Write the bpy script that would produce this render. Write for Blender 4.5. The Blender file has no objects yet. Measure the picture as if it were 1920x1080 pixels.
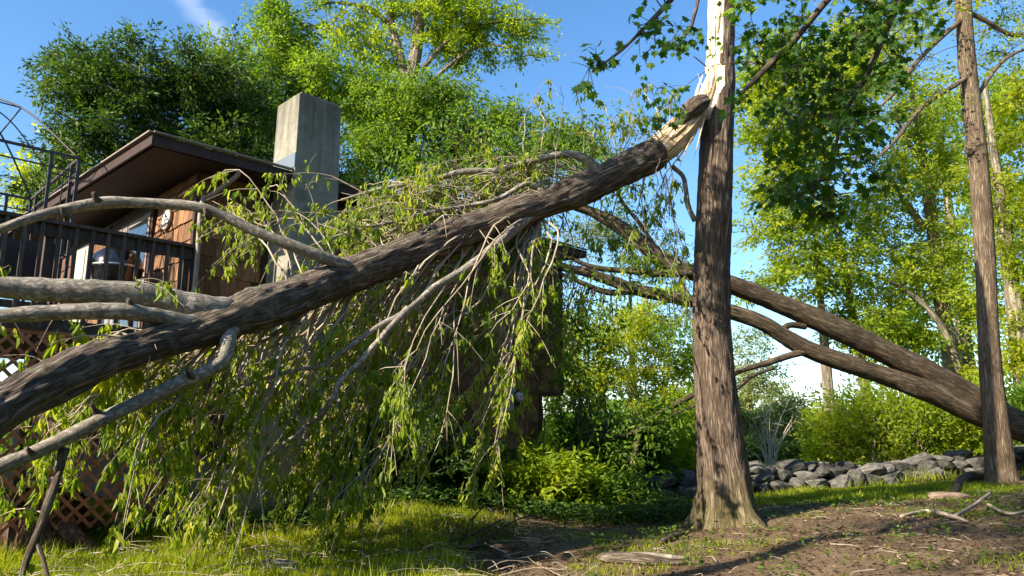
import bpy, math, random
import numpy as np
from mathutils import Vector
random.seed(7); RNG = np.random.default_rng(11)
SC = bpy.context.scene
COL = SC.collection

# ------------------------------------------------------------------ camera, sky, sun, exposure
PITCH = math.radians(11.3); FPX = 1400.0; CAMZ = 1.2
cam_d = bpy.data.cameras.new("camera"); cam = bpy.data.objects.new("camera", cam_d); COL.objects.link(cam)
cam_d.sensor_width = 36.0; cam_d.lens = FPX / 1920 * 36; cam_d.clip_end = 3000; cam_d.clip_start = 0.05
cam.location = (0, 0, CAMZ); cam.rotation_euler = (math.pi / 2 + PITCH, 0, 0)
SC.camera = cam
SUN_AZ = math.radians(-126)          # from +Y, clockwise positive: the sun stands to the left, a little behind the camera
SUN_EL = math.radians(30)
to_sun = Vector((math.sin(SUN_AZ) * math.cos(SUN_EL), math.cos(SUN_AZ) * math.cos(SUN_EL), math.sin(SUN_EL)))
sd = bpy.data.lights.new("sun", 'SUN'); sun = bpy.data.objects.new("sun", sd); COL.objects.link(sun)
sd.energy = 5.0; sd.angle = math.radians(0.6); sd.color = (1.0, 0.87, 0.68)
sun.rotation_euler = to_sun.to_track_quat('Z', 'Y').to_euler()
world = bpy.data.worlds.new("World"); SC.world = world; world.use_nodes = True
SC.view_settings.view_transform = 'Standard'; SC.view_settings.look = 'None'
SC.view_settings.exposure = 1.5; SC.view_settings.gamma = 1.0; SC.view_settings.use_curve_mapping = False
SC.cycles.max_bounces = 7; SC.cycles.diffuse_bounces = 3; SC.cycles.transmission_bounces = 5; SC.cycles.glossy_bounces = 2
SC.cycles.use_denoising = True; SC.cycles.caustics_reflective = False; SC.cycles.caustics_refractive = False

CP, SP = math.cos(PITCH), math.sin(PITCH)
def ray(px, py):
    u = (px - 960) / FPX; v = (540 - py) / FPX
    return np.array([u, CP - SP * v, SP + CP * v])
def at(px, py, Y):
    """World point at forward distance Y on the sight line through a photo position (used to read sizes off the photo)."""
    d = ray(px, py); return np.array([0, 0, CAMZ]) + d * (Y / d[1])
def mpx(px, py, Y):
    return Y / ray(px, py)[1] / FPX       # metres per photo pixel there

def N(nt, kind, **kw):
    n = nt.nodes.new(kind)
    for k, v in kw.items():
        if k in n.inputs: n.inputs[k].default_value = v
        else: setattr(n, k, v)
    return n
def sky_world():
    nt = world.node_tree; nt.nodes.clear(); L = nt.links.new
    out = N(nt, 'ShaderNodeOutputWorld'); bg = N(nt, 'ShaderNodeBackground'); bg.inputs[1].default_value = 0.105
    sky = N(nt, 'ShaderNodeTexSky', sky_type='NISHITA'); sky.sun_disc = False
    sky.sun_elevation = SUN_EL; sky.sun_rotation = SUN_AZ; sky.air_density = 1.0; sky.dust_density = 0.7; sky.ozone_density = 2.2; sky.altitude = 100
    tc = N(nt, 'ShaderNodeTexCoord')
    d1 = Vector(ray(335, -25)).normalized(); d2 = Vector(ray(412, 70)).normalized()
    nrm = d1.cross(d2).normalized(); mid = (d1 + d2).normalized()
    mp = N(nt, 'ShaderNodeMapping'); mp.inputs['Scale'].default_value = (3, 9, 9); L(tc.outputs['Generated'], mp.inputs[0])
    ns = N(nt, 'ShaderNodeTexNoise', Scale=5.0, Detail=6.0, Roughness=0.6); L(mp.outputs[0], ns.inputs['Vector'])
    dn = N(nt, 'ShaderNodeVectorMath', operation='DOT_PRODUCT'); L(tc.outputs['Generated'], dn.inputs[0]); dn.inputs[1].default_value = nrm
    wob = N(nt, 'ShaderNodeMath', operation='MULTIPLY_ADD'); L(ns.outputs[0], wob.inputs[0]); wob.inputs[1].default_value = 0.03; wob.inputs[2].default_value = -0.015
    ad = N(nt, 'ShaderNodeMath', operation='ADD'); L(dn.outputs['Value'], ad.inputs[0]); L(wob.outputs[0], ad.inputs[1])
    ab = N(nt, 'ShaderNodeMath', operation='ABSOLUTE'); L(ad.outputs[0], ab.inputs[0])
    mr = N(nt, 'ShaderNodeMapRange', interpolation_type='SMOOTHSTEP'); L(ab.outputs[0], mr.inputs[0])
    mr.inputs[1].default_value = 0.0; mr.inputs[2].default_value = 0.022; mr.inputs[3].default_value = 1; mr.inputs[4].default_value = 0
    dm = N(nt, 'ShaderNodeVectorMath', operation='DOT_PRODUCT'); L(tc.outputs['Generated'], dm.inputs[0]); dm.inputs[1].default_value = mid
    mm = N(nt, 'ShaderNodeMapRange', interpolation_type='SMOOTHSTEP'); L(dm.outputs['Value'], mm.inputs[0])
    mm.inputs[1].default_value = math.cos(math.radians(3.6)); mm.inputs[2].default_value = 1; mm.inputs[3].default_value = 0; mm.inputs[4].default_value = 0.42
    m2 = N(nt, 'ShaderNodeMath', operation='MULTIPLY'); L(mr.outputs[0], m2.inputs[0]); L(mm.outputs[0], m2.inputs[1])
    m3 = N(nt, 'ShaderNodeMath', operation='MULTIPLY'); L(m2.outputs[0], m3.inputs[0]); L(ns.outputs[0], m3.inputs[1])
    mix = N(nt, 'ShaderNodeMixRGB'); L(m3.outputs[0], mix.inputs[0]); L(sky.outputs[0], mix.inputs[1]); mix.inputs[2].default_value = (5.5, 5.6, 6.2, 1)
    hs = N(nt, 'ShaderNodeHueSaturation'); hs.inputs['Saturation'].default_value = 1.22; L(mix.outputs[0], hs.inputs['Color'])
    L(hs.outputs[0], bg.inputs[0]); L(bg.outputs[0], out.inputs[0])
sky_world()

# ------------------------------------------------------------------ helpers: noise, meshes, tags
def _h(ix, iy, iz):
    n = (ix * 374761393 + iy * 668265263 + iz * 1274126177) & 0x7fffffff
    n = ((n ^ (n >> 13)) * 1274126177) & 0x7fffffff
    return ((n ^ (n >> 16)) & 0xffff) / 65535.0
def vnoise(P):
    P = np.asarray(P, float); i = np.floor(P).astype(np.int64); f = P - i; f = f * f * (3 - 2 * f)
    x, y, z = i[:, 0], i[:, 1], i[:, 2]; fx, fy, fz = f[:, 0], f[:, 1], f[:, 2]
    def l(a, b, t): return a + (b - a) * t
    return l(l(l(_h(x, y, z), _h(x + 1, y, z), fx), l(_h(x, y + 1, z), _h(x + 1, y + 1, z), fx), fy),
             l(l(_h(x, y, z + 1), _h(x + 1, y, z + 1), fx), l(_h(x, y + 1, z + 1), _h(x + 1, y + 1, z + 1), fx), fy), fz)
def fbm(P, o=3):
    s = 0; a = .5; P = np.asarray(P, float)
    for k in range(o): s = s + a * vnoise(P * 2 ** k + 17.3 * k); a *= .5
    return s / (1 - .5 ** o)

def tag(o, label=None, cat=None, group=None, kind=None):
    if label: o["label"] = label
    if cat: o["category"] = cat
    if group: o["group"] = group
    if kind: o["kind"] = kind
    return o
def empty(name, loc=(0, 0, 0), rz=0, label=None, cat=None, group=None):
    o = bpy.data.objects.new(name, None); COL.objects.link(o); o.location = loc; o.rotation_euler = (0, 0, rz); o.empty_display_size = .1
    return tag(o, label, cat, group)
def link(name, me, mat, parent=None):
    if mat is not None and len(me.materials) == 0: me.materials.append(mat)
    o = bpy.data.objects.new(name, me); COL.objects.link(o)
    if parent is not None: o.parent = parent
    return o
def mesh_np(name, V, F, mat, parent=None, attrs=None, smooth=True):
    """One mesh object from arrays; F is (m,k). If parent is given V is in the parent's own space."""
    V = np.asarray(V, np.float32); F = np.asarray(F, np.int32); me = bpy.data.meshes.new(name)
    m, k = F.shape
    me.vertices.add(len(V)); me.vertices.foreach_set("co", V.ravel())
    me.loops.add(m * k); me.loops.foreach_set("vertex_index", F.ravel())
    me.polygons.add(m); me.polygons.foreach_set("loop_start", np.arange(0, m * k, k, dtype=np.int32))
    me.polygons.foreach_set("loop_total", np.full(m, k, np.int32))
    me.polygons.foreach_set("use_smooth", np.full(m, smooth, bool))
    for an, arr in (attrs or {}).items():
        arr = np.asarray(arr, np.float32)
        if arr.ndim == 1:
            a = me.attributes.new(an, 'FLOAT', 'POINT'); a.data.foreach_set("value", arr)
        else:
            a = me.attributes.new(an, 'FLOAT_VECTOR', 'POINT'); a.data.foreach_set("vector", arr.ravel())
    me.update(calc_edges=True)
    return link(name, me, mat, parent)
def off(o):
    """world position of an un-rotated parent Empty"""
    return np.array(o.location) if o is not None else np.zeros(3)

BOXF = np.array([[0, 3, 2, 1], [4, 5, 6, 7], [0, 1, 5, 4], [1, 2, 6, 5], [2, 3, 7, 6], [3, 0, 4, 7]])
def boxV(x0, x1, y0, y1, z0, z1):
    return np.array([[x0, y0, z0], [x1, y0, z0], [x1, y1, z0], [x0, y1, z0], [x0, y0, z1], [x1, y0, z1], [x1, y1, z1], [x0, y1, z1]], float)
def box(name, b, mat, parent=None, bev=0.0):
    o = mesh_np(name, boxV(*b), BOXF, mat, parent, smooth=False)
    if bev: add_bevel(o, bev)
    return o
def add_bevel(o, w, seg=2):
    m = o.modifiers.new("bevel", 'BEVEL'); m.width = w; m.segments = seg; m.limit_method = 'ANGLE'
def beamV(p, q, w, h, up=(0, 0, 1)):
    p = np.asarray(p, float); q = np.asarray(q, float); d = q - p; d /= np.linalg.norm(d)
    s = np.cross(d, up); 
    if np.linalg.norm(s) < 1e-4: s = np.cross(d, (1, 0, 0))
    s /= np.linalg.norm(s); t = np.cross(s, d)
    c = [(-w / 2, -h / 2), (w / 2, -h / 2), (w / 2, h / 2), (-w / 2, h / 2)]
    return np.array([p + s * a + t * b for a, b in c] + [q + s * a + t * b for a, b in c])
def beam(name, p, q, w, h, mat, parent=None, up=(0, 0, 1)):
    return mesh_np(name, beamV(p, q, w, h, up), BOXF, mat, parent, smooth=False)

def spline(C, n):
    C = np.asarray(C, float); k = len(C)
    if k == 2: t = np.linspace(0, 1, n)[:, None]; return C[0] * (1 - t) + C[1] * t
    P = np.vstack([2 * C[0] - C[1], C, 2 * C[-1] - C[-2]])
    u = np.linspace(0, k - 1, n); i = np.minimum(u.astype(int), k - 2); t = (u - i)[:, None]
    p0, p1, p2, p3 = P[i], P[i + 1], P[i + 2], P[i + 3]
    return .5 * (2 * p1 + (-p0 + p2) * t + (2 * p0 - 5 * p1 + 4 * p2 - p3) * t * t + (-p0 + 3 * p1 - 3 * p2 + p3) * t ** 3)
def frames(P):
    T = np.gradient(P, axis=0); T /= np.linalg.norm(T, axis=1)[:, None] + 1e-9
    a = np.array([0, 0, 1.]) if abs(T[0][2]) < .9 else np.array([1., 0, 0])
    n = np.cross(T[0], a); n /= np.linalg.norm(n); Ns = [n]
    for i in range(1, len(P)):
        n = n - T[i] * n.dot(T[i]); n = n / (np.linalg.norm(n) + 1e-9); Ns.append(n)
    Ns = np.array(Ns); return T, Ns, np.cross(T, Ns)
class Tubes:
    def __init__(s): s.V = []; s.F = []; s.B = []; s.n = 0
    def add(s, P, R, sides=8, ridge=0.0, rf=9.0, lump=0.0, seed=0.0, cap=True, shape=None):
        P = np.asarray(P, float); R = np.asarray(R, float); T, A, Bn = frames(P); m = len(P)
        L = np.concatenate([[0], np.cumsum(np.linalg.norm(np.diff(P, axis=0), axis=1))])
        th = np.linspace(0, 2 * math.pi, sides, endpoint=False); c, sn = np.cos(th), np.sin(th)
        rr = np.repeat(R[:, None], sides, 1); ll = np.repeat(L[:, None], sides, 1)
        bk = np.stack([rr * c, rr * sn, ll + seed * 3.7], -1)
        if ridge or lump:
            q = bk.reshape(-1, 3)
            w = (fbm(q * 3.0 + seed, 2) - .5) * .12
            d = 0
            if ridge:
                r1 = 1 - np.abs(2 * vnoise(np.stack([q[:, 0] * rf + w * 20, q[:, 1] * rf, q[:, 2] * rf * .16], 1) + seed) - 1)
                r2 = vnoise(np.stack([q[:, 0] * rf * 2.6, q[:, 1] * rf * 2.6, q[:, 2] * rf * .7], 1) + seed + 9)
                d = ridge * (r1 * .75 + r2 * .5 - .6)
            if lump: d = d + lump * (fbm(q * 2.2 + seed + 5, 2) - .5) * 2
            rr = rr + d.reshape(m, sides) if not np.isscalar(d) else rr
        if shape is not None: rr = shape(rr, th, ll, P)
        V = P[:, None, :] + A[:, None, :] * (rr * c)[..., None] + Bn[:, None, :] * (rr * sn)[..., None]
        i = np.arange(m - 1)[:, None] * sides; j = np.arange(sides)[None]; j2 = (j + 1) % sides
        F = np.stack([i + j, i + j2, i + sides + j2, i + sides + j], -1).reshape(-1, 4) + s.n
        V = V.reshape(-1, 3); bk = bk.reshape(-1, 3)
        if cap:
            e = len(V) + s.n; V = np.vstack([V, P[:1], P[-1:]]); bk = np.vstack([bk, [[0, 0, seed]], [[0, 0, L[-1] + seed * 3.7]]])
            j = np.arange(sides); j2 = (j + 1) % sides; 
            F0 = np.stack([np.full(sides, e), s.n + j2, s.n + j, np.full(sides, e)], 1)[:, :4]
            b0 = s.n + (m - 1) * sides
            F1 = np.stack([np.full(sides, e + 1), b0 + j, b0 + j2, np.full(sides, e + 1)], 1)
            # quads made from two neighbouring fan triangles
            F0 = np.stack([np.full(sides // 2, e), s.n + (j[::2] + 2) % sides, s.n + (j[::2] + 1) % sides, s.n + j[::2]], 1)
            F1 = np.stack([np.full(sides // 2, e + 1), b0 + j[::2], b0 + (j[::2] + 1) % sides, b0 + (j[::2] + 2) % sides], 1)
            F = np.vstack([F, F0, F1])
        s.V.append(V); s.F.append(F); s.B.append(bk); s.n += len(V)
    def build(s, name, mat, parent=None):
        V = np.vstack(s.V) - off(parent)
        return mesh_np(name, V, np.vstack(s.F), mat, parent, {'bk': np.vstack(s.B)})
def taper(n, r0, r1, p=1.0):
    return r0 + (r1 - r0) * np.linspace(0, 1, n) ** p
def unit(v): return v / (np.linalg.norm(v, axis=-1, keepdims=True) + 1e-9)

class Leaves:
    """folded leaf blades, 4 or 6 corners each"""
    def __init__(s): s.V = []; s.F = []; s.R = []; s.n = 0
    def add(s, P, D, Nn, L, W, rnd, long=False, fold=.18, curl=0.0):
        n = len(P); D = unit(D); S = unit(np.cross(D, Nn)); Nn = np.cross(S, D)
        L = np.broadcast_to(L, n)[:, None]; W = np.broadcast_to(W, n)[:, None]
        if not long:
            mid = P + D * L * .42
            V = np.stack([P, mid - S * W / 2 + Nn * fold * W, P + D * L - Nn * curl * L, mid + S * W / 2 + Nn * fold * W], 1)
            F = (np.arange(n)[:, None] * 4 + np.array([[0, 1, 2, 3]])) + s.n; k = 4
        else:
            a = P + D * L * .28; b = P + D * L * .68 - Nn * curl * L * .4
            V = np.stack([P, a - S * W * .48 + Nn * fold * W, b - S * W * .36 + Nn * fold * W, P + D * L - Nn * curl * L, b + S * W * .36 + Nn * fold * W, a + S * W * .48 + Nn * fold * W], 1)
            F = np.concatenate([np.arange(n)[:, None] * 6 + np.array([[0, 1, 2, 3]]), np.arange(n)[:, None] * 6 + np.array([[0, 3, 4, 5]])]) + s.n; k = 6
        s.V.append(V.reshape(-1, 3)); s.F.append(F); s.R.append(np.repeat(np.broadcast_to(rnd, n), k)); s.n += n * k
    def build(s, name, mat, parent=None):
        return mesh_np(name, np.vstack(s.V) - off(parent), np.vstack(s.F), mat, parent, {'rnd': np.concatenate(s.R)}, smooth=False)
# five-lobed maple leaf outline, unit length along y
MAP = np.array([(0, 0), (.10, .12), (.40, .02), (.30, .20), (.55, .38), (.34, .42), (.40, .62), (.17, .60), (0, 1.0)])
MAP = np.vstack([MAP, [(-x, y) for x, y in MAP[-2:0:-1]]])
class MapleLeaves(Leaves):
    def add(s, P, D, Nn, L, W, rnd, **kw):
        n = len(P); D = unit(D); S = unit(np.cross(D, Nn)); Nn = np.cross(S, D); L = np.broadcast_to(L, n); k = len(MAP)
        q = MAP[None] * L[:, None, None]
        V = P[:, None] + S[:, None] * q[..., :1] * 1.05 + D[:, None] * q[..., 1:] - Nn[:, None] * (np.abs(MAP[None, :, :1]) * .25 + MAP[None, :, 1:] ** 2 * .18) * L[:, None, None]
        c = P[:, None] + D[:, None] * (.42 * L)[:, None, None]
        V = np.concatenate([V, c], 1)
        j = np.arange(0, k, 2); tri = np.stack([np.full(len(j), k), j, (j + 1) % k, (j + 2) % k], 1)
        F = (np.arange(n)[:, None, None] * (k + 1) + tri[None]).reshape(-1, 4) + s.n
        s.V.append(V.reshape(-1, 3)); s.F.append(F); s.R.append(np.repeat(np.broadcast_to(rnd, n), k + 1)); s.n += n * (k + 1)
def rdir(n, up=0.0):
    v = RNG.normal(size=(n, 3)); v[:, 2] += up; return unit(v)

# ------------------------------------------------------------------ materials
def mat_new(name):
    m = bpy.data.materials.new(name); m.use_nodes = True; nt = m.node_tree; nt.nodes.clear()
    return m, nt, N(nt, 'ShaderNodeOutputMaterial')
def ramp(nt, stops):
    r = N(nt, 'ShaderNodeValToRGB'); e = r.color_ramp.elements
    while len(e) < len(stops): e.new(.5)
    for el, (p, c) in zip(e, stops): el.position = p; el.color = (*c, 1)
    return r
def mat_bark(name, stops, scale=11, zs=.085, bump=1.0, dist=.03, rough=.9, moss=None, lichen=0.0):
    m, nt, out = mat_new(name); L = nt.links.new
    at_ = N(nt, 'ShaderNodeAttribute', attribute_name='bk')
    mp = N(nt, 'ShaderNodeMapping'); mp.inputs['Scale'].default_value = (1, 1, zs); L(at_.outputs['Vector'], mp.inputs[0])
    n1 = N(nt, 'ShaderNodeTexNoise', Scale=scale * 2.3, Detail=5.0, Roughness=.55, Distortion=.5); L(mp.outputs[0], n1.inputs['Vector'])
    n1b = N(nt, 'ShaderNodeTexNoise', Scale=scale * 6.0, Detail=5.0, Roughness=.7); L(mp.outputs[0], n1b.inputs['Vector'])
    n2 = N(nt, 'ShaderNodeTexNoise', Scale=2.3, Detail=4.0); L(at_.outputs['Vector'], n2.inputs['Vector'])
    d1 = N(nt, 'ShaderNodeMath', operation='SUBTRACT'); L(n1.outputs[0], d1.inputs[0]); d1.inputs[1].default_value = .5
    d2 = N(nt, 'ShaderNodeMath', operation='ABSOLUTE'); L(d1.outputs[0], d2.inputs[0])
    d3 = N(nt, 'ShaderNodeMapRange'); L(d2.outputs[0], d3.inputs[0]); d3.inputs[2].default_value = .16
    hh = N(nt, 'ShaderNodeMath', operation='MULTIPLY_ADD'); L(d3.outputs[0], hh.inputs[0]); hh.inputs[1].default_value = .45
    hb = N(nt, 'ShaderNodeMath', operation='MULTIPLY'); L(n1b.outputs[0], hb.inputs[0]); hb.inputs[1].default_value = .75; L(hb.outputs[0], hh.inputs[2])
    sc = N(nt, 'ShaderNodeMath', operation='MULTIPLY_ADD'); L(n2.outputs[0], sc.inputs[0]); sc.inputs[1].default_value = .35; L(hh.outputs[0], sc.inputs[2])
    r = ramp(nt, stops); mr = N(nt, 'ShaderNodeMapRange'); L(sc.outputs[0], mr.inputs[0]); mr.inputs[1].default_value = .42; mr.inputs[2].default_value = 1.02
    L(mr.outputs[0], r.inputs[0]); col = r.outputs[0]
    if lichen:
        n3 = N(nt, 'ShaderNodeTexNoise', Scale=7.0, Detail=5.0); L(at_.outputs['Vector'], n3.inputs['Vector'])
        m3 = N(nt, 'ShaderNodeMapRange'); L(n3.outputs[0], m3.inputs[0]); m3.inputs[1].default_value = .56; m3.inputs[2].default_value = .66; m3.inputs[4].default_value = lichen
        mx = N(nt, 'ShaderNodeMixRGB'); L(m3.outputs[0], mx.inputs[0]); L(col, mx.inputs[1]); mx.inputs[2].default_value = (.22, .24, .17, 1); col = mx.outputs[0]
    if moss:
        sx = N(nt, 'ShaderNodeSeparateXYZ'); L(at_.outputs['Vector'], sx.inputs[0])
        n4 = N(nt, 'ShaderNodeTexNoise', Scale=5.0, Detail=5.0); L(at_.outputs['Vector'], n4.inputs['Vector'])
        a = N(nt, 'ShaderNodeMath', operation='MULTIPLY_ADD'); L(n4.outputs[0], a.inputs[0]); a.inputs[1].default_value = -.9; L(sx.outputs[2], a.inputs[2])
        m4 = N(nt, 'ShaderNodeMapRange'); L(a.outputs[0], m4.inputs[0]); m4.inputs[1].default_value = -.1; m4.inputs[2].default_value = moss; m4.inputs[3].default_value = .42; m4.inputs[4].default_value = 0
        mx = N(nt, 'ShaderNodeMixRGB'); L(m4.outputs[0], mx.inputs[0]); L(col, mx.inputs[1]); mx.inputs[2].default_value = (.125, .115, .03, 1); col = mx.outputs[0]
    b = N(nt, 'ShaderNodeBsdfPrincipled', Roughness=rough); b.inputs['Specular IOR Level'].default_value = .2; L(col, b.inputs['Base Color'])
    bp = N(nt, 'ShaderNodeBump', Strength=bump, Distance=dist); L(hh.outputs[0], bp.inputs['Height']); L(bp.outputs[0], b.inputs['Normal'])
    L(b.outputs[0], out.inputs[0]); return m
def mat_leaf(name, stops, tr=.42, tint=(1.55, 1.6, .55), gloss=.25, rough=.5):
    m, nt, out = mat_new(name); L = nt.links.new
    at_ = N(nt, 'ShaderNodeAttribute', attribute_name='rnd'); r = ramp(nt, stops); L(at_.outputs['Fac'], r.inputs[0])
    b = N(nt, 'ShaderNodeBsdfPrincipled', Roughness=rough); b.inputs['Specular IOR Level'].default_value = gloss; L(r.outputs[0], b.inputs['Base Color'])
    t = N(nt, 'ShaderNodeBsdfTranslucent'); mu = N(nt, 'ShaderNodeMixRGB', blend_type='MULTIPLY'); mu.inputs[0].default_value = 1
    L(r.outputs[0], mu.inputs[1]); mu.inputs[2].default_value = (*tint, 1); L(mu.outputs[0], t.inputs[0])
    mx = N(nt, 'ShaderNodeMixShader'); mx.inputs[0].default_value = tr; L(b.outputs[0], mx.inputs[1]); L(t.outputs[0], mx.inputs[2]); L(mx.outputs[0], out.inputs[0])
    return m
def mat_plain(name, col, col2=None, scale=8, stretch=(1, 1, 1), rough=.7, metal=0.0, spec=.3, bump=.0, dist=.01, coord='Object', vary=0.0, lo=.35, hi=.65):
    m, nt, out = mat_new(name); L = nt.links.new
    b = N(nt, 'ShaderNodeBsdfPrincipled', Roughness=rough, Metallic=metal); b.inputs['Specular IOR Level'].default_value = spec; b.inputs['Base Color'].default_value = (*col, 1)
    tc = N(nt, 'ShaderNodeTexCoord'); mp = N(nt, 'ShaderNodeMapping'); mp.inputs['Scale'].default_value = stretch; L(tc.outputs[coord], mp.inputs[0])
    oi = N(nt, 'ShaderNodeObjectInfo')
    ofs = N(nt, 'ShaderNodeVectorMath', operation='ADD'); L(mp.outputs[0], ofs.inputs[0])
    ml = N(nt, 'ShaderNodeMath', operation='MULTIPLY'); L(oi.outputs['Random'], ml.inputs[0]); ml.inputs[1].default_value = 37.0; L(ml.outputs[0], ofs.inputs[1])
    n = N(nt, 'ShaderNodeTexNoise', Scale=scale, Detail=6.0, Roughness=.62); L(ofs.outputs[0], n.inputs['Vector'])
    if col2 is not None:
        mr = N(nt, 'ShaderNodeMapRange'); L(n.outputs[0], mr.inputs[0]); mr.inputs[1].default_value = lo; mr.inputs[2].default_value = hi
        mx = N(nt, 'ShaderNodeMixRGB'); L(mr.outputs[0], mx.inputs[0]); mx.inputs[1].default_value = (*col, 1); mx.inputs[2].default_value = (*col2, 1); c = mx.outputs[0]
        if vary:
            v = N(nt, 'ShaderNodeMapRange'); L(oi.outputs['Random'], v.inputs[0]); v.inputs[3].default_value = 1 - vary; v.inputs[4].default_value = 1 + vary
            mu = N(nt, 'ShaderNodeMixRGB', blend_type='MULTIPLY'); mu.inputs[0].default_value = 1; L(c, mu.inputs[1]); L(v.outputs[0], mu.inputs[2]); c = mu.outputs[0]
        L(c, b.inputs['Base Color'])
    if bump:
        bp = N(nt, 'ShaderNodeBump', Strength=bump, Distance=dist); L(n.outputs[0], bp.inputs['Height']); L(bp.outputs[0], b.inputs['Normal'])
    L(b.outputs[0], out.inputs[0]); return m

M = {}
M['bark'] = mat_bark('maple_bark', [(0, (.030, .021, .015)), (.45, (.105, .078, .058)), (1, (.25, .195, .15))], moss=.35)
M['bark_fallen'] = mat_bark('fallen_bark', [(0, (.026, .020, .015)), (.45, (.095, .074, .056)), (1, (.24, .20, .16))], scale=13, lichen=.4)
M['bark_limb'] = mat_bark('smooth_limb_bark', [(0, (.085, .072, .058)), (.5, (.19, .17, .14)), (1, (.34, .31, .27))], scale=10, zs=.5, bump=.25, lichen=.25)
M['twig'] = mat_bark('pale_twig_bark', [(0, (.15, .12, .085)), (.5, (.31, .26, .195)), (1, (.46, .40, .32))], scale=12, bump=.1)
M['twig_dark'] = mat_bark('dark_twig_bark', [(0, (.03, .024, .018)), (.5, (.07, .055, .04)), (1, (.13, .105, .08))], scale=12, bump=.2)
M['pale'] = mat_bark('pale_stem_bark', [(0, (.30, .26, .20)), (.5, (.48, .44, .36)), (1, (.62, .58, .50))], scale=12, bump=.1)
M['bark_lean'] = mat_bark('leaning_bark', [(0, (.022, .016, .010)), (.45, (.085, .063, .042)), (1, (.21, .16, .11))], scale=12, lichen=.15)
M['bark_slim'] = mat_bark('slim_bark', [(0, (.035, .025, .016)), (.45, (.125, .092, .060)), (1, (.26, .205, .145))], scale=14)
M['bark_far'] = mat_bark('far_bark', [(0, (.06, .05, .04)), (.5, (.17, .145, .11)), (1, (.36, .32, .26))], scale=6)
M['wood'] = mat_bark('fresh_split_wood', [(0, (.50, .35, .18)), (.35, (.74, .60, .40)), (1, (.85, .76, .58))], scale=22, zs=.04, bump=.5, dist=.015, rough=.7)
M['wood_torn'] = mat_bark('torn_wood', [(0, (.16, .09, .045)), (.35, (.42, .29, .16)), (1, (.70, .56, .36))], scale=22, zs=.05, bump=.5, dist=.012, rough=.8)
M['rot'] = mat_bark('rotten_wood', [(0, (.014, .008, .006)), (.5, (.085, .043, .028)), (1, (.24, .13, .085))], scale=10, zs=.3, bump=.9, dist=.03)
M['leaf_wilt'] = mat_leaf('wilted_leaf', [(0, (.06, .105, .012)), (.35, (.14, .225, .02)), (.75, (.28, .355, .03)), (1, (.42, .42, .06))], tr=.52, tint=(1.5, 1.5, .5))
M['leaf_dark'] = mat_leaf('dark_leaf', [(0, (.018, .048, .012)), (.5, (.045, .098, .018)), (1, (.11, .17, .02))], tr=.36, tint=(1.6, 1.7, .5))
M['leaf_mid'] = mat_leaf('green_leaf', [(0, (.035, .085, .012)), (.5, (.10, .19, .018)), (1, (.20, .29, .03))], tr=.47, tint=(1.7, 1.7, .5))
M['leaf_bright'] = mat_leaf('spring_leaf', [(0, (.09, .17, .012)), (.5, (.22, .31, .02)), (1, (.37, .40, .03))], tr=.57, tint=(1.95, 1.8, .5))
M['leaf_haze'] = mat_leaf('hazed_leaf', [(0, (.13, .17, .05)), (.5, (.21, .25, .08)), (1, (.30, .33, .13))], tr=.4)  # distant foliage: haze is put into this paler, greyer leaf colour
M['leaf_maple'] = mat_leaf('maple_leaf', [(0, (.020, .060, .010)), (.55, (.050, .120, .014)), (1, (.15, .24, .02))], tr=.45, tint=(1.7, 1.9, .4))
M['grass'] = mat_leaf('grass_blade', [(0, (.08, .13, .010)), (.6, (.25, .32, .015)), (.93, (.38, .40, .03)), (1, (.42, .34, .14))], tr=.5, tint=(1.6, 1.5, .5))
M['litter'] = mat_leaf('dead_leaf', [(0, (.022, .013, .008)), (.5, (.085, .055, .032)), (1, (.22, .16, .10))], tr=.15, tint=(1.2, 1, .7))
M['stone'] = mat_plain('field_stone', (.040, .039, .036), (.135, .130, .118), scale=5, rough=.9, bump=.8, dist=.03, vary=.5)
M['pink_stone'] = mat_plain('pinkish_stone', (.15, .10, .075), (.26, .19, .145), scale=5, rough=.9, bump=.6, dist=.03)
M['shingle'] = mat_plain('cedar_shingle', (.080, .040, .021), (.26, .135, .066), scale=6, stretch=(9, 9, .9), rough=.85, bump=.5, dist=.006, vary=.45, lo=.3, hi=.7)
M['wall_under'] = mat_plain('wall_sheathing', (.03, .02, .013), (.06, .04, .025), rough=.9)
M['trim'] = mat_plain('brown_trim', (.028, .016, .013), (.052, .031, .025), scale=5, stretch=(6, 6, 1), rough=.6, bump=.1)
M['soffit'] = mat_plain('soffit_board', (.030, .013, .011), (.048, .022, .018), scale=4, stretch=(1, 8, 1), rough=.7, bump=.2)
M['roofing'] = mat_plain('roofing', (.05, .048, .045), (.09, .085, .08), scale=30, rough=.95, bump=.4)
M['deckwood'] = mat_plain('weathered_deck_wood', (.045, .033, .030), (.105, .080, .070), scale=5, stretch=(8, 8, 1.2), rough=.85, bump=.3, vary=.25)
M['lattice'] = mat_plain('stained_lattice', (.26, .085, .042), (.40, .155, .08), scale=8, rough=.8, vary=.2)
M['foundation'] = mat_plain('foundation_concrete', (.13, .125, .11), (.20, .195, .175), scale=4, rough=.95, bump=.3)
M['metal_dark'] = mat_plain('dark_metal', (.035, .03, .035), (.06, .05, .055), rough=.5, spec=.5)
M['enamel'] = mat_plain('black_enamel', (.008, .008, .010), rough=.12, spec=.8)
M['steel'] = mat_plain('steel', (.55, .55, .55), rough=.3, metal=.9)
M['white'] = mat_plain('white_paint', (.62, .61, .58), (.70, .69, .66), scale=5, rough=.5)
M['door'] = mat_plain('door_paint', (.34, .32, .30), (.40, .38, .35), scale=5, rough=.5)
M['pipe'] = mat_plain('downspout_paint', (.20, .16, .14), (.27, .22, .19), rough=.45)
M['glass'] = mat_plain('window_glass', (.02, .028, .035), rough=.03, spec=1.0)
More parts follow.
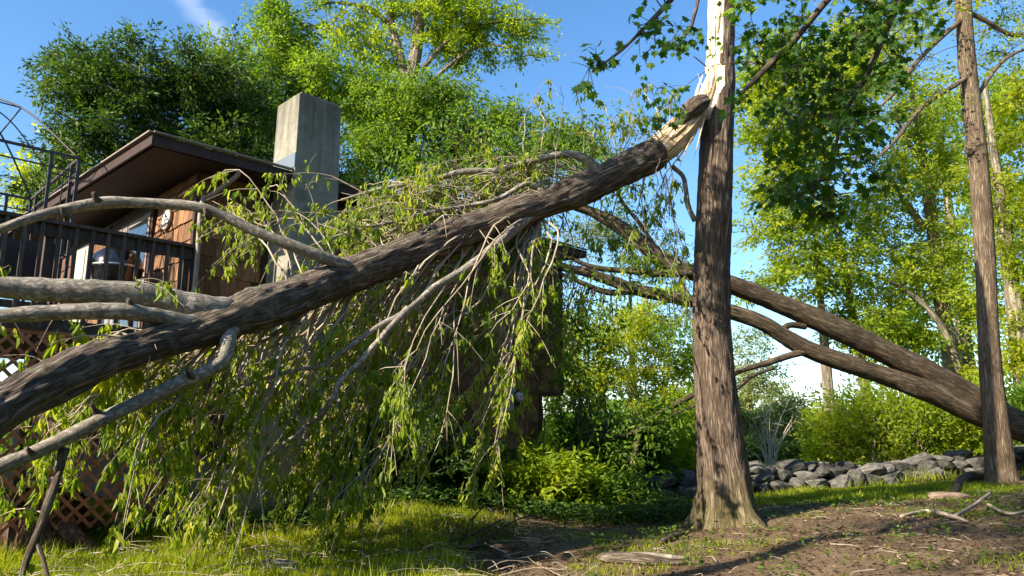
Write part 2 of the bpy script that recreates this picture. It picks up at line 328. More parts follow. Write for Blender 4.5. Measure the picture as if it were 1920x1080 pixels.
M['curtain'] = mat_plain('curtain', (.16, .16, .18), (.24, .24, .26), stretch=(20, 20, 1), scale=3)
M['utility'] = mat_plain('utility_grey', (.27, .31, .27), (.36, .40, .36), scale=6, rough=.5)
M['wire'] = mat_plain('wire', (.03, .03, .03), rough=.6)
M['sling'] = mat_plain('sling_fabric', (.03, .028, .03), (.055, .05, .052), scale=60, rough=.9)
def mat_chimney():
    m, nt, out = mat_new('chimney_render'); L = nt.links.new
    tc = N(nt, 'ShaderNodeTexCoord')
    b = N(nt, 'ShaderNodeBsdfPrincipled', Roughness=.92); b.inputs['Specular IOR Level'].default_value = .15
    n = N(nt, 'ShaderNodeTexNoise', Scale=9.0, Detail=8.0, Roughness=.65); L(tc.outputs['Object'], n.inputs['Vector'])
    r = ramp(nt, [(.3, (.17, .165, .135)), (.7, (.27, .26, .22))]); L(n.outputs[0], r.inputs[0])
    # dark runs of soot that start at the top edge and thin out downwards
    mp = N(nt, 'ShaderNodeMapping'); mp.inputs['Scale'].default_value = (5, 5, .35); L(tc.outputs['Object'], mp.inputs[0])
    n2 = N(nt, 'ShaderNodeTexNoise', Scale=1.6, Detail=5.0, Roughness=.6); L(mp.outputs[0], n2.inputs['Vector'])
    sx = N(nt, 'ShaderNodeSeparateXYZ'); L(tc.outputs['Object'], sx.inputs[0])
    hz = N(nt, 'ShaderNodeMapRange'); L(sx.outputs[2], hz.inputs[0]); hz.inputs[1].default_value = 4.4; hz.inputs[2].default_value = 5.8; hz.inputs[3].default_value = -.12; hz.inputs[4].default_value = .22
    a = N(nt, 'ShaderNodeMath', operation='ADD'); L(n2.outputs[0], a.inputs[0]); L(hz.outputs[0], a.inputs[1])
    m1 = N(nt, 'ShaderNodeMapRange'); L(a.outputs[0], m1.inputs[0]); m1.inputs[1].default_value = .52; m1.inputs[2].default_value = .75; m1.inputs[4].default_value = .7
    mx = N(nt, 'ShaderNodeMixRGB'); L(m1.outputs[0], mx.inputs[0]); L(r.outputs[0], mx.inputs[1]); mx.inputs[2].default_value = (.085, .08, .062, 1)
    # round damp blotches lower down
    v = N(nt, 'ShaderNodeTexVoronoi', Scale=3.4); L(tc.outputs['Object'], v.inputs['Vector'])
    vm = N(nt, 'ShaderNodeMapRange'); L(v.outputs['Distance'], vm.inputs[0]); vm.inputs[1].default_value = .34; vm.inputs[2].default_value = .30
    zz = N(nt, 'ShaderNodeMapRange'); L(sx.outputs[2], zz.inputs[0]); zz.inputs[1].default_value = 4.75; zz.inputs[2].default_value = 4.5; zz.inputs[4].default_value = .55
    vv = N(nt, 'ShaderNodeMath', operation='MULTIPLY'); L(vm.outputs[0], vv.inputs[0]); L(zz.outputs[0], vv.inputs[1])
    mx2 = N(nt, 'ShaderNodeMixRGB'); L(vv.outputs[0], mx2.inputs[0]); L(mx.outputs[0], mx2.inputs[1]); mx2.inputs[2].default_value = (.10, .10, .075, 1)
    L(mx2.outputs[0], b.inputs['Base Color'])
    bp = N(nt, 'ShaderNodeBump', Strength=.35, Distance=.01); L(n.outputs[0], bp.inputs['Height']); L(bp.outputs[0], b.inputs['Normal'])
    L(b.outputs[0], out.inputs[0]); return m
M['chimney'] = mat_chimney()
def mat_ground():
    m, nt, out = mat_new('woodland_ground'); L = nt.links.new
    tc = N(nt, 'ShaderNodeTexCoord'); ga = N(nt, 'ShaderNodeAttribute', attribute_name='turf')
    n1 = N(nt, 'ShaderNodeTexNoise', Scale=1.1, Detail=8.0, Roughness=.7); L(tc.outputs['Object'], n1.inputs['Vector'])
    n2 = N(nt, 'ShaderNodeTexNoise', Scale=16.0, Detail=8.0, Roughness=.75); L(tc.outputs['Object'], n2.inputs['Vector'])
    r = ramp(nt, [(.25, (.045, .030, .017)), (.5, (.135, .093, .056)), (.75, (.28, .205, .132))])
    a = N(nt, 'ShaderNodeMath', operation='MULTIPLY_ADD'); L(n1.outputs[0], a.inputs[0]); a.inputs[1].default_value = .5
    a2 = N(nt, 'ShaderNodeMath', operation='MULTIPLY'); L(n2.outputs[0], a2.inputs[0]); a2.inputs[1].default_value = .55; L(a2.outputs[0], a.inputs[2]); L(a.outputs[0], r.inputs[0])
    g = ramp(nt, [(.3, (.030, .045, .008)), (.7, (.11, .135, .018))]); L(n2.outputs[0], g.inputs[0])
    s = N(nt, 'ShaderNodeMath', operation='MULTIPLY_ADD'); L(n1.outputs[0], s.inputs[0]); s.inputs[1].default_value = 1.2; L(ga.outputs['Fac'], s.inputs[2])
    f = N(nt, 'ShaderNodeMapRange'); L(s.outputs[0], f.inputs[0]); f.inputs[1].default_value = .85; f.inputs[2].default_value = 1.25
    mx = N(nt, 'ShaderNodeMixRGB'); L(f.outputs[0], mx.inputs[0]); L(r.outputs[0], mx.inputs[1]); L(g.outputs[0], mx.inputs[2])
    b = N(nt, 'ShaderNodeBsdfPrincipled', Roughness=.95); b.inputs['Specular IOR Level'].default_value = .1; L(mx.outputs[0], b.inputs['Base Color'])
    bp = N(nt, 'ShaderNodeBump', Strength=.9, Distance=.04); L(n2.outputs[0], bp.inputs['Height']); L(bp.outputs[0], b.inputs['Normal'])
    L(b.outputs[0], out.inputs[0]); return m
M['ground'] = mat_ground()

# ------------------------------------------------------------------ ground
def sstep(a, b, x): t = np.clip((x - a) / (b - a), 0, 1); return t * t * (3 - 2 * t)
def ground_z(x, y):
    x = np.asarray(x, float); y = np.asarray(y, float)
    z = .046 * np.clip(x - .3, 0, 14) + .34 * sstep(7.5, 11, y) * sstep(1.5, -1.5, x)
    z = z - .25 * sstep(5.5, 1, y) + .010 * np.clip(y - 20, 0, 60) * sstep(-5, 4, x) * .4
    q = np.stack([x.ravel() * .55, y.ravel() * .55, np.zeros(x.size)], 1); q2 = q * 4.1
    near = np.exp(-((y - 9) / 14) ** 2)
    return z + ((fbm(q, 3) - .5).reshape(x.shape) * .22 + (fbm(q2, 2) - .5).reshape(x.shape) * .07) * near
def turf(x, y):
    """where grass grows: the near left, the strip before the stone wall and everything behind it"""
    x = np.asarray(x, float); y = np.asarray(y, float)
    n = fbm(np.stack([x.ravel() * .9, y.ravel() * .9, np.full(x.size, 4.)], 1), 3).reshape(x.shape) - .5
    a = sstep(.3, -1.3, x + n * 2.2) * sstep(11.5, 9.8, y + n)
    b = sstep(10.6, 11.8, y - .10 * x + n * 1.2) * sstep(.5, 2, x) * sstep(9.5, 7, x)
    c = sstep(14.5, 16.5, y)
    return np.clip(np.maximum(np.maximum(a, b), c) + .12, 0, 1)
gx = np.concatenate([[-900, -300, -120, -60, -35, -22], np.arange(-15, 18.01, .2), [20, 25, 35, 60, 120, 300, 900]])
gy = np.concatenate([[-60, -20, -6], np.arange(-2, 3, .5), np.arange(3, 22.01, .2), [23, 25, 28, 32, 38, 46, 60, 90, 150, 300, 900, 2000]])
GX, GY = np.meshgrid(gx, gy); GZ = ground_z(GX, GY); nx = len(gx); ny = len(gy)
ii = (np.arange(ny - 1)[:, None] * nx + np.arange(nx - 1)[None]).ravel()
ground = mesh_np('ground', np.stack([GX.ravel(), GY.ravel(), GZ.ravel()], 1), np.stack([ii, ii + 1, ii + nx + 1, ii + nx], 1), M['ground'], None, {'turf': turf(GX, GY).ravel()})
tag(ground, 'brown earth and patchy grass sloping up to the right under the trees', 'ground', kind='structure')
def gpt(x, y, dz=0.0): return np.array([x, y, float(ground_z(np.array([x]), np.array([y]))[0]) + dz])

# ------------------------------------------------------------------ house (its own axes: x along the chimney wall, y along the deck wall)
O = (-3.95, 9.0, 0.0); RZ = math.radians(45)
house = empty('house', O, RZ, 'brown cedar shingled house with wide dark eaves behind the fallen trunk', 'house')
WL, WD = 6.9, 7.5; Z0, ZT = 1.02, 4.515
wall_r = box('wall', (.03, WL - .55, .03, WD, .0 + Z0 - .02, ZT), M['wall_under'], house)
wall_r["label"] = "shaded shingled wall beside the chimney"
wall_b = box('bay_wall', (WL - .56, WL, .032, WD - .03, 2.0, ZT - .002), M['wall_under'], house)
wall_b["label"] = "upper bay standing out past the wall below"
wall_l = box('deck_wall', (.0, .029, .05, WD - .02, Z0 + .01, ZT - .004), M['wall_under'], house)
wall_l["label"] = "sunlit shingled wall facing the deck"
box('foundation', (.08, WL - .62, .08, WD - .05, -.6, Z0 + .0), M['foundation'], house)
# shingles: courses with butts proud of the course below
SH = []; rng = random.Random(3)
def shingle_mesh(w, h):
    t0, t1 = .006, .026     # thin at the top, thick at the butt
    V = np.array([[0, 0, 0], [w, 0, 0], [w, -t1, 0], [0, -t1, 0], [0, 0, h], [w, 0, h], [w, -t0, h], [0, -t0, h]], float)
    me = bpy.data.meshes.new('shingle'); me.from_pydata(V.tolist(), [], BOXF.tolist()); me.materials.append(M['shingle']); return me
SW = [.13, .17, .20, .24, .28, .33]; EXPO = .245
SMESH = [shingle_mesh(w - .007, EXPO + .03) for w in SW]
def course_fill(parent, axis, a0, a1, z0, z1, skip=(), base=0.0, vis=1.0):
    z = z0 - .03
    while z < z1 - .06:
        a = a0
        while a < a1 - .05:
            k = rng.randrange(6); w = SW[k]
            if a + w > a1: k = max([q for q in range(6) if a + SW[q] <= a1 + .02] or [0]); w = SW[k]
            dz = rng.uniform(-.012, .008)
            if z + dz + EXPO + .03 > ZT - .01: 
                pass
            if not any(s0 - w < a < s1 and t0 - EXPO < z < t1 for s0, s1, t0, t1 in skip):
                SH.append((parent, axis, a, z + dz, k, base))
            a += w
        z += EXPO
CH0, CH1, CHP = 1.01, 1.68, .53      # chimney along the wall and how far it stands out
course_fill(wall_r, 'x', .0, WL - .56, Z0, ZT, skip=[(CH0 - .08, CH1 + .0, 0, 9), (.52, CH1 + .0, 0, 2.7)], base=.03)
course_fill(wall_b, 'x', WL - .555, WL, 2.0, ZT, base=.032)
course_fill(wall_l, 'y', .03, 1.34, 2.45, ZT, base=0)
course_fill(wall_l, 'y', 3.36, 4.25, 2.45, ZT, base=0)
course_fill(wall_l, 'y', 5.3, WD - .1, 2.45, ZT, base=0)
def sh_place(p, axis, a, z, base):
    # matrix: local x along wall, local -y outward
    if axis == 'x': return (a, base, z), 0.0
    return (base, a, z), math.radians(-90)
order = []
for rec in SH:
    p, axis, a, z, k, base = rec
    hid = 1.0 if (axis == 'x' and 2.4 < a < 4.6) else 0.0     # behind the hanging leaves
    order.append((hid + (0.5 if z < 1.9 and axis == 'x' and a < 1 else 0), rec))
order.sort(key=lambda r: r[0])
rest = Tubes(); rv = []; rf = []; rn = 0
for i, (_, (p, axis, a, z, k, base)) in enumerate(order):
    loc, rz = sh_place(p, axis, a, z, base)
    if axis == 'y': loc = (base, a + SW[k], z)
    if i < 300:
        o = bpy.data.objects.new('shingle', SMESH[k]); COL.objects.link(o); o.parent = p; o.location = loc; o.rotation_euler = (0, 0, rz); o.scale = (1, rng.uniform(.85, 1.3), min(1, (ZT - .012 - z) / (EXPO + .03)))
    else:
        v = np.array([q.co[:] for q in SMESH[k].vertices]); v[:, 2] *= min(1, (ZT - .012 - z) / (EXPO + .03))
        c, s_ = math.cos(rz), math.sin(rz); v = np.stack([v[:, 0] * c - v[:, 1] * s_, v[:, 0] * s_ + v[:, 1] * c, v[:, 2]], 1) + np.array(loc)
        rv.append(v); rf.append(BOXF + rn); rn += 8
if rv:
    tag(mesh_np('shingle_courses', np.vstack(rv), np.vstack(rf), M['shingle'], house, smooth=False), kind='stuff')
for nm, b in (('corner_board', (-.035, .0, -.02, .05, Z0, ZT - .006)), ('corner_board', (WL - .62, WL - .56, -.012, .028, Z0, 1.99)), ('corner_board', (WL + .002, WL + .03, -.015, .05, 1.99, ZT - .006))):
    box(nm, b, M['trim'], house)
box('bay_floor', (WL - .6, WL + .02, .0, WD - .04, 1.95, 1.998), M['trim'], house)
# roof: low slab with fascia and board soffit, rising a little to the back
E1, E2 = .74, .44; RB = WD + .6
def roofz(y): return 4.555 + .045 * (y + E2)
V = np.array([[-E1, -E2, roofz(-E2) + .10], [WL + .18, -E2, roofz(-E2) + .10], [WL + .18, RB, roofz(RB) + .10], [-E1, RB, roofz(RB) + .10]]); V = np.vstack([V - [0, 0, .06], V])
roof = mesh_np('roof', V, BOXF, M['roofing'], house, smooth=False)
V2 = np.array([[-E1 + .03, -E2 + .03, roofz(-E2) - .04], [WL + .15, -E2 + .03, roofz(-E2) - .04], [WL + .15, RB - .03, roofz(RB) - .04], [-E1 + .03, RB - .03, roofz(RB) - .04]]); V2 = np.vstack([V2, V2 + [0, 0, .05]])
mesh_np('soffit', V2, BOXF, M['soffit'], roof, smooth=False)
def fascia(p, q):
    beam('fascia', p, q, .028, .13, M['trim'], roof); 
fz = roofz(-E2) + .03; fz2 = roofz(RB) + .03
fascia((-E1 + .0, -E2 - .014, fz), (WL + .18, -E2 - .014, fz)); fascia((-E1 - .014, -E2 - .03, fz), (-E1 - .014, RB, fz2)); fascia((WL + .194, -E2 - .03, fz), (WL + .194, RB, fz2))
beam('drip_edge', (-E1 - .05, -E2 - .05, fz + .08), (-E1 - .05, RB, fz2 + .08), .05, .02, M['pipe'], roof)
beam('drip_edge', (-E1 - .02, -E2 - .05, fz + .082), (WL + .18, -E2 - .05, fz + .082), .05, .02, M['pipe'], roof)
def ltube(name, pts, r, mat, parent, sides=10, n=24):
    t = Tubes(); P = spline(pts, n); t.add(P, np.full(n, r), sides)
    V = np.vstack(t.V); return mesh_np(name, V, np.vstack(t.F), mat, parent, {'bk': np.vstack(t.B)})
ltube('downspout', [(.32, -E2 + .06, 4.52), (.30, -E2 + .08, 4.42), (.10, -.12, 4.18), (.02, -.075, 4.05), (.02, -.075, 3.2), (.02, -.075, 1.2)], .032, M['pipe'], house, n=40)
# chimney with a wide fireplace base stepped in by a sloped shoulder
def prism_stack(name, rings, mat, parent):
    V = np.vstack([[(x0, y0, z), (x1, y0, z), (x1, y1, z), (x0, y1, z)] for x0, x1, y0, y1, z in rings]); F = [[3, 2, 1, 0]]
    for i in range(len(rings) - 1):
        for j in range(4): a = i * 4; F.append([a + j, a + (j + 1) % 4, a + 4 + (j + 1) % 4, a + 4 + j])
    e = (len(rings) - 1) * 4; F.append([e, e + 1, e + 2, e + 3]); return mesh_np(name, V, np.array(F), mat, parent, smooth=False)
ch = prism_stack('chimney', [(.55, CH1 - .02, -CHP, .028, -.5), (.55, CH1 - .02, -CHP, .028, 2.3), (CH0 - .04, CH1, -CHP, .028, 2.72), (CH0, CH1, -CHP, .027, 4.4), (CH0, CH1, -CHP + .004, .10, 4.72), (CH0 + .012, CH1 - .012, -CHP + .014, .09, 5.76)], M['chimney'], house)
add_bevel(ch, .008)
box('flue_cap', (CH0 + .06, CH1 - .03, -CHP + .05, .06, 5.761, 5.80), M['foundation'], ch)
prism_stack('flashing', [(CH0 - .012, CH0 - .002, -CHP + .0, .02, 4.70), (CH0 - .012, CH0 - .002, -CHP + .0, .02, 4.90)], M['steel'], ch)
# sliding door, white door, wall lamp, utility box and meter
sl = box('sliding_door', (-.05, -.001, 1.40, 3.30, 2.45, 4.36), M['trim'], house)
for a, b_ in ((1.47, 2.33), (2.37, 3.23)):
    box('door_frame', (-.066, -.052, a, b_, 2.52, 4.28), M['pipe'], sl); box('pane', (-.074, -.067, a + .06, b_ - .06, 2.6, 4.2), M['glass'] if a < 2 else M['curtain'], sl)
dr = box('panel_door', (-.045, -.001, 4.30, 5.22, 2.45, 4.36), M['door'], house)
for z in (2.62, 3.2, 3.78): box('panel', (-.058, -.046, 4.42, 5.10, z, z + .48), M['door'], dr)
lp = box('wall_lamp', (-.05, -.002, 3.52, 3.66, 3.78, 3.96), M['metal_dark'], house); box('lamp_shade', (-.17, -.052, 3.50, 3.70, 3.76, 3.94), M['white'], lp, bev=.02)
ub = box('utility_box', (5.22, 5.52, -.12, .0, 1.62, 2.02), M['utility'], house, bev=.012); box('cover_lip', (5.20, 5.54, -.14, -.121, 1.96, 2.035), M['utility'], ub)
def lathe(name, prof, mat, parent, loc=(0, 0, 0), axis='z', n=28):
    V = []; th = np.linspace(0, 2 * math.pi, n, endpoint=False)
    for r, z in prof:
        for t in th:
            p = (r * math.cos(t), r * math.sin(t), z); 
            if axis == 'y': p = (p[0], -p[2], p[1])
            if axis == 'x': p = (-p[2], p[0], p[1])
            V.append(np.array(p) + loc)
    F = [[i * n + j, i * n + (j + 1) % n, (i + 1) * n + (j + 1) % n, (i + 1) * n + j] for i in range(len(prof) - 1) for j in range(n)]
    return mesh_np(name, np.array(V), np.array(F), mat, parent)
me_ = lathe('electric_meter', [(.001, 0), (.085, 0), (.085, .06), (.075, .07), (.07, .12), (.04, .14), (.001, .142)], M['white'], house, (5.72, -.005, 1.88), 'y')
ltube('conduit', [(5.38, -.03, 2.02), (5.38, -.03, 2.6), (5.42, -.03, 3.4), (5.42, -.03, 4.4)], .018, M['utility'], ub)
# round plaque on the deck wall
pq = empty('wall_plaque', (0, 0, 0), 0, 'round white plaque hung on the sunlit shingles beside the sliding door', 'plaque')
def hp(x, y, z): return (O[0] + (x - y) * .70710678, O[1] + (x + y) * .70710678, z)
pq.location = hp(-.03, .88, 4.05); pq.rotation_euler = (0, 0, RZ)
lathe('dial', [(.001, .03), (.13, .03), (.13, 0), (.001, 0)], M['white'], pq, (0, 0, 0), 'x')
lathe('rim', [(.13, 0), (.15, .0), (.15, .035), (.131, .045), (.13, .03)], M['pipe'], pq, (0, 0, 0), 'x')
for a, l in ((.4, .09), (2.3, .06)): beam('hand', (-.034, 0, 0), (-.034, math.sin(a) * l, math.cos(a) * l), .01, .004, M['metal_dark'], pq, up=(1, 0, 0))
for a, b, c, d in ((-.07, .03, .05, .05), (-.06, -.01, .05, -.01), (-.05, -.06, .045, -.06)): beam('mark', (-.0335, a, b), (-.0335, c, d), .012, .003, M['metal_dark'], pq, up=(1, 0, 0))

# ------------------------------------------------------------------ deck
deck = empty('deck', O, RZ, 'raised dark timber deck with railing and red lattice skirt beside the house', 'deck')
DS, DT, DZ = -4.6, 4.8, 2.45
n = int((DT) / .145)
for i in range(n): box('deck_board', (DS, -.045 if i < 0 else -.04, .02 + i * .145, .02 + i * .145 + .138, DZ - .03, DZ), M['deckwood'], deck)
box('rim_joist', (DS, -.04, -.03, .012, DZ - .13, DZ - .031), M['deckwood'], deck); box('rim_joist', (DS - .04, DS - .002, -.03, DT, DZ - .25, DZ - .031), M['deckwood'], deck)
box('rail_top', (DS, -.01, -.075, .075, 3.49, 3.53), M['deckwood'], deck); box('rail_board', (DS, -.02, -.02, .02, 3.35, 3.485), M['deckwood'], deck); box('rail_bottom', (DS, -.02, -.02, .02, DZ + .08, DZ + .16), M['deckwood'], deck)
for s in np.arange(-.16, DS, -.165):
    box('baluster', (s - .019, s + .019, -.058, -.021, DZ - .10, 3.488), M['deckwood'], deck)
for s in (-.06, -1.55, -3.05, -4.5):
    box('post', (s - .045, s + .045, .021, .11, .0, 3.488), M['deckwood'], deck)
# diagonal lattice skirt, slat by slat
lat = box('lattice_frame', (DS, -.05, -.012, .006, DZ - .18, DZ - .132), M['lattice'], deck)
s0, s1, t0, t1 = DS, -.06, .25, DZ - .185; SP_ = .115
for sg, yy in ((1, -.020), (-1, -.030)):
    c = -6.0
    while c < 6.0:
        pts = []
        # line z - t0 = sg*(s - s0) + c
        for s in (s0, s1):
            z = t0 + sg * (s - s0) + c
            if t0 <= z <= t1: pts.append((s, z))
        for z in (t0, t1):
            s = s0 + sg * (z - t0 - c)
            if s0 < s < s1: pts.append((s, z))
        pts = sorted(set((round(a, 4), round(b, 4)) for a, b in pts))
        if len(pts) >= 2 and math.dist(pts[0], pts[-1]) > .1:
            beam('slat', (pts[0][0], yy, pts[0][1]), (pts[-1][0], yy, pts[-1][1]), .008, .036, M['lattice'], lat)
        c += SP_ * 1.414
# ------------------------------------------------------------------ gazebo frame on the deck
gz = empty('gazebo_frame', hp(-1.15, .9, DZ), RZ, 'bare dark metal gazebo frame with curved roof ribs on the deck', 'gazebo')
GS = 2.3; GH = 2.14
corners = [(0, .0), (0, GS), (-GS, 0), (-GS, GS)]
for k, (cx, cy) in enumerate(corners):
    dx = -.30 if cx == 0 else .30; dy = .30 if cy == 0 else -.30
    for px_, py_ in ((cx, cy), (cx + dx, cy), (cx, cy + dy)): box('post', (px_ - .018, px_ + .018, py_ - .018, py_ + .018, .0, GH), M['metal_dark'], gz)
    for z in (.35, .9, 1.45, 1.9): beam('rung', (cx, cy, z), (cx + dx, cy, z), .016, .016, M['metal_dark'], gz); beam('rung', (cx, cy, z + .03), (cx, cy + dy, z + .03), .016, .016, M['metal_dark'], gz)
    beam('rung', (cx + dx * .5, cy, .9), (cx + dx * .5, cy, 1.9), .012, .012, M['metal_dark'], gz)
for p, q in (((0, 0), (0, GS)), ((0, 0), (-GS, 0)), ((-GS, 0), (-GS, GS)), ((0, GS), (-GS, GS))):
    beam('top_rail', (*p, GH + .02), (*q, GH + .02), .03, .03, M['metal_dark'], gz); beam('top_rail', (*p, GH - .16), (*q, GH - .16), .016, .016, M['metal_dark'], gz)
ap = (-GS / 2, GS / 2, GH + .95)
for cx, cy in corners + [(0, GS / 2), (-GS / 2, 0), (-GS, GS / 2), (-GS / 2, GS)]:
    mid = ((cx + ap[0]) / 2, (cy + ap[1]) / 2, GH + .70); ltube('roof_rib', [(cx, cy, GH + .02), mid, ap], .013 if (cx, cy) in corners else .009, M['metal_dark'], gz, sides=6)
for f, z in ((.5, GH + .70),):
    q = [(-GS / 2 + sx * GS / 2 * f, GS / 2 + sy * GS / 2 * f, z) for sx, sy in ((1, -1), (1, 1), (-1, 1), (-1, -1))]
    for i in range(4): beam('roof_ring', q[i], q[(i + 1) % 4], .014, .014, M['metal_dark'], gz)
# ------------------------------------------------------------------ kettle grill and patio chairs
gr = empty('kettle_grill', hp(-.5, 1.2, DZ), RZ, 'round black kettle grill standing behind the deck railing', 'grill')
gr.scale = (1.13, 1.13, 1.13)
lathe('bowl', [(.001, .50), (.08, .505), (.18, .56), (.25, .66), (.275, .78), (.28, .80), (.268, .80), (.24, .67), (.001, .53)], M['enamel'], gr)
lathe('rim', [(.270, .795), (.288, .795), (.288, .815), (.270, .815)], M['steel'], gr)
lathe('lid', [(.278, .816), (.272, .87), (.23, .96), (.15, 1.02), (.05, 1.045), (.001, 1.047)], M['enamel'], gr)
ltube('lid_handle', [(-.06, 0, 1.04), (-.06, 0, 1.09), (.06, 0, 1.09), (.06, 0, 1.04)], .012, M['metal_dark'], gr, n=16)
for a in (.5, 2.6, 4.7): ltube('leg', [(.16 * math.cos(a), .16 * math.sin(a), .56), (.30 * math.cos(a), .30 * math.sin(a), .0)], .013, M['steel'], gr, n=4)
lathe('ash_pan', [(.001, .36), (.15, .37), (.16, .39), (.001, .40)], M['steel'], gr)
ltube('side_handle', [(.28, -.1, .76), (.34, -.08, .76), (.34, .08, .76), (.28, .1, .76)], .012, M['metal_dark'], gr, n=14)
def chair(loc, rz, label):
    c = empty('patio_chair', loc, rz, label, 'chair', 'patio chairs on the deck')
    for sx in (-.27, .27):
        ltube('leg', [(sx, -.25, 0), (sx, -.22, .62), (sx, .1, .66), (sx, .26, .60)], .014, M['metal_dark'], c, sides=8, n=20); ltube('leg', [(sx, .3, 0), (sx, .22, .42), (sx, .30, .98)], .014, M['metal_dark'], c, sides=8, n=12)
    V = boxV(-.26, .26, -.24, .24, .40, .42); V[[2, 3, 6, 7], 2] -= .03; mesh_np('seat', V, BOXF, M['sling'], c, smooth=False)
    V = boxV(-.26, .26, .22, .24, .42, .97); V[[4, 5, 6, 7], 1] += .08; mesh_np('backrest', V, BOXF, M['sling'], c, smooth=False)
    return c
chair(hp(-1.55, .95, DZ), RZ + 2.9, 'dark patio chair next to the kettle grill behind the railing')
chair(hp(-2.6, .8, DZ), RZ + 3.5, 'dark patio chair at the left edge of the picture behind the railing')

# ------------------------------------------------------------------ stone wall
wall = empty('stone_wall', (3.0, 13.7, 0), 0, 'low dry stone wall of grey field stones running behind the trunks', 'wall')
def stone_mesh(seed):
    import bmesh
    bm = bmesh.new(); bmesh.ops.create_icosphere(bm, subdivisions=2, radius=.5)
    P = np.array([v.co[:] for v in bm.verts]); q = (fbm(P * 2.3 + seed * 7.1, 2) - .5)
    P = np.sign(P) * np.abs(P * 2) ** .72 * .5; P = P * (1 + q[:, None] * .75)
    # a few flat cleavage faces
    rr = np.random.default_rng(seed)
    for _ in range(6):
        nn = unit(rr.normal(size=3)); dd = P @ nn; lim = rr.uniform(.30, .42); P = P - nn * np.clip(dd - lim, 0, 9)[:, None] * .9
    for v, p in zip(bm.verts, P): v.co = p
    for f in bm.faces: f.smooth = False
    me = bpy.data.meshes.new('stone'); bm.to_mesh(me); bm.free(); me.materials.append(M['stone']); return me
ST = [stone_mesh(i) for i in range(12)]
rng = random.Random(5)
wa, wb = np.array([2.4, 13.9]), np.array([12.2, 16.4]); wl = np.linalg.norm(wb - wa); wd = (wb - wa) / wl; wn = np.array([-wd[1], wd[0]])
for row, (zc, hh_, yo) in enumerate(((.09, .26, -.10), (.10, .26, .28), (.27, .23, .0), (.28, .23, .30), (.42, .19, .12))):
    s = rng.uniform(-.2, .2)
    while s < wl:
        w = rng.uniform(.20, .62) if row < 4 else rng.uniform(.28, .75)
        if row == 4 and rng.random() < .45: s += w; continue
        p = wa + wd * (s + w / 2) + wn * (yo + rng.uniform(-.06, .06)); h = hh_ * rng.uniform(.8, 1.25)
        o = bpy.data.objects.new('stone', ST[rng.randrange(12)]); COL.objects.link(o); o.parent = wall
        o.location = np.array([p[0], p[1], gpt(p[0], p[1])[2] + zc + rng.uniform(-.03, .03)]) - np.array(wall.location)
        o.rotation_euler = (rng.uniform(-.25, .25), rng.uniform(-.3, .3), math.atan2(wd[1], wd[0]) + rng.uniform(-.35, .35))
        o.scale = (w * 1.12, rng.uniform(.38, .55), h * 1.15); s += w * .93
